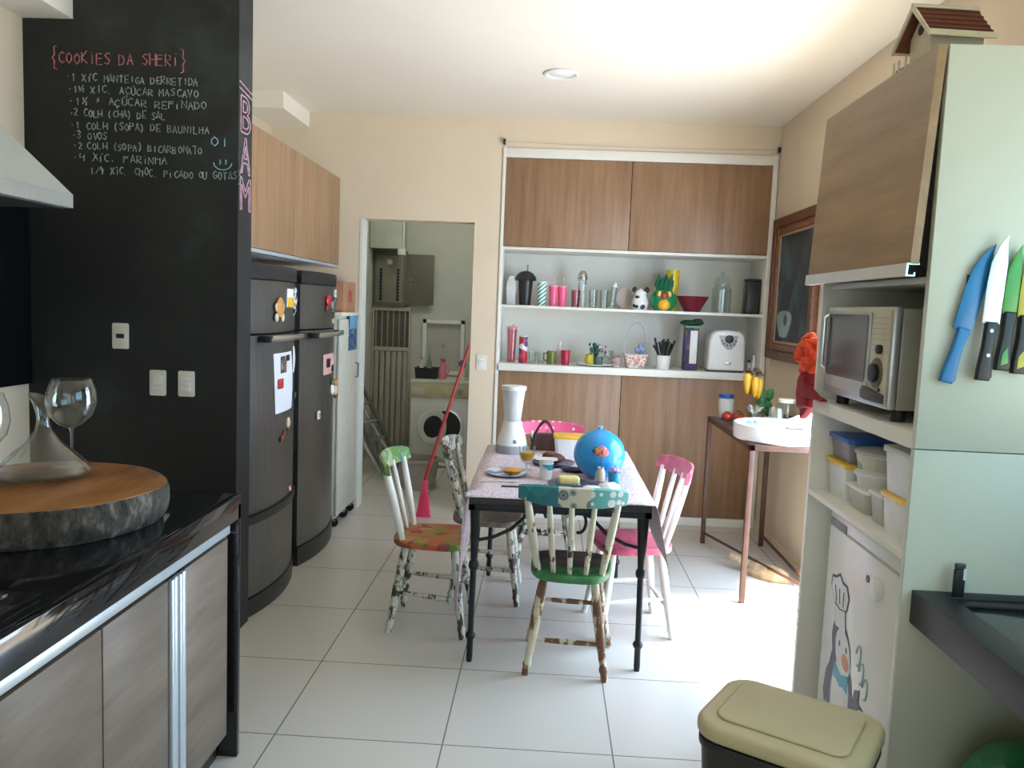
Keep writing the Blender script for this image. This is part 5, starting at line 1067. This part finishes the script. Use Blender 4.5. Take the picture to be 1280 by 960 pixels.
gm = M('knife_green', (.06, .32, .05), .3)
knife('green-bladed knife with dark leaf-patterned handle on the white panel', 1.164, 1.437, 1.176, 1.757, gm, black_pl, .036, .030, .145, patch=gm)
ym = M('knife_yellow', (.46, .44, .03), .3)
knife('yellow-green knife with patterned handle cut off by the photo edge', 1.206, 1.43, 1.212, 1.755, ym, black_pl, .036, .030, .145, patch=ym)
t = thing('magnetic_rack', 'slim dark magnetic bar behind the knives on the white panel', 'knife rack', (1.13, U0-.0005, 1.66)); G().box(-.065, .12, -.009, 0, -.016, .016, .002).build('bar', M('rack_brown', (.12, .07, .04), .5), t); G().box(-.067, -.060, -.0095, 0, -.0165, .0165, .001).build('end_cap', black_pl, t)

# ------------------------------------------------------------------ sink counter, right foreground
t = thing('sink_counter', 'dark granite sink counter with raised rim against the white panel', 'worktop', (.995, 1.0, .845))
G().box(.084, .575, -1.2, 1.128, -.088, -.012, .002).build('slab', granite_m, t)
G().box(0, .085, -1.2, 1.128, -.09, 0, .003).box(.085, .575, 1.085, 1.128, -.013, 0, .003).build('raised_rim', honed_m, t)
G().box(.08, .575, 1.045, 1.087, -.0135, -.006, .002).build('drain_step', honed_m, t)
t = thing('lighter', 'small black lighter with white print standing at the counter edge', 'lighter', (1.098, 2.095, .8455))
G().prism(rrect(.028, .016, .006), 0, .07, 'z', .002).build('body', black_pl, t); G().prism(rrect(.026, .014, .005), .07, .086, 'z', .002).build('cap', dark_pl, t)
G().box(.006, .0135, -.0085, -.0078, .045, .075).build('white_print', white_pl, t)
# waste bin
t = thing('waste_bin', 'dark waste bin with beige pedal lid in front of the mini fridge', 'waste bin', (.616, 1.858, 0), math.radians(-32))
g = G(); rectloft(g, .30, .22, .36, .285, 0, .555, .05); g.build('bin_body', M('bin_dark_brown', (.022, .018, .016), .4), t)
G().prism(rrect(.375, .30, .065, 8), .535, .56, 'z', .006).build('bin_collar', black_pl, t)
lid_m = M('bin_lid_beige', (.50, .43, .27), .42, var=.03)
ld = G().prism(rrect(.385, .31, .07, 8), .561, .605, 'z', .016, 0, 4).build('lid', lid_m, t)
G().prism(rrect(.30, .225, .035, 8), .604, .613, 'z', .005, 0, 3).build('raised_panel', lid_m, ld)
G().box(-.06, .06, -.17, -.13, .01, .03, .004).build('pedal', black_pl, t)
t = thing('rubbish_sack', 'green plastic sack bulging under the sink counter', 'sack', (1.235, 1.905, 0))
vs = []; fs = []; n = 28; hh = 12
for j in range(hh+1):
    th = PI*j/hh
    for i in range(n): a = 2*PI*i/n; q = 1+.05*math.sin(5*a+j)+random.uniform(-.025, .025); vs.append((.19*q*math.sin(th)**.7*math.cos(a), .19*q*math.sin(th)**.7*math.sin(a), .27-.268*math.cos(th)*(1 if j < hh else 1)))
for j in range(hh):
    for i in range(n): a = j*n+i; b = j*n+(i+1) % n; fs.append((a, b, b+n, a+n))
g = G(); g.raw(vs, fs); bmesh.ops.remove_doubles(g.b, verts=g.b.verts[:], dist=.0008)
g.build('bag', M('sack_green', (.015, .17, .06), .3, var=.4, scale=14, bmp=.6), t)
G().turned((0, 0, .53), (.02, 0, .60), [(0, .03), (.4, .015), (1, .045)], 12).build('tied_neck', bpy.data.materials['sack_green'], t)
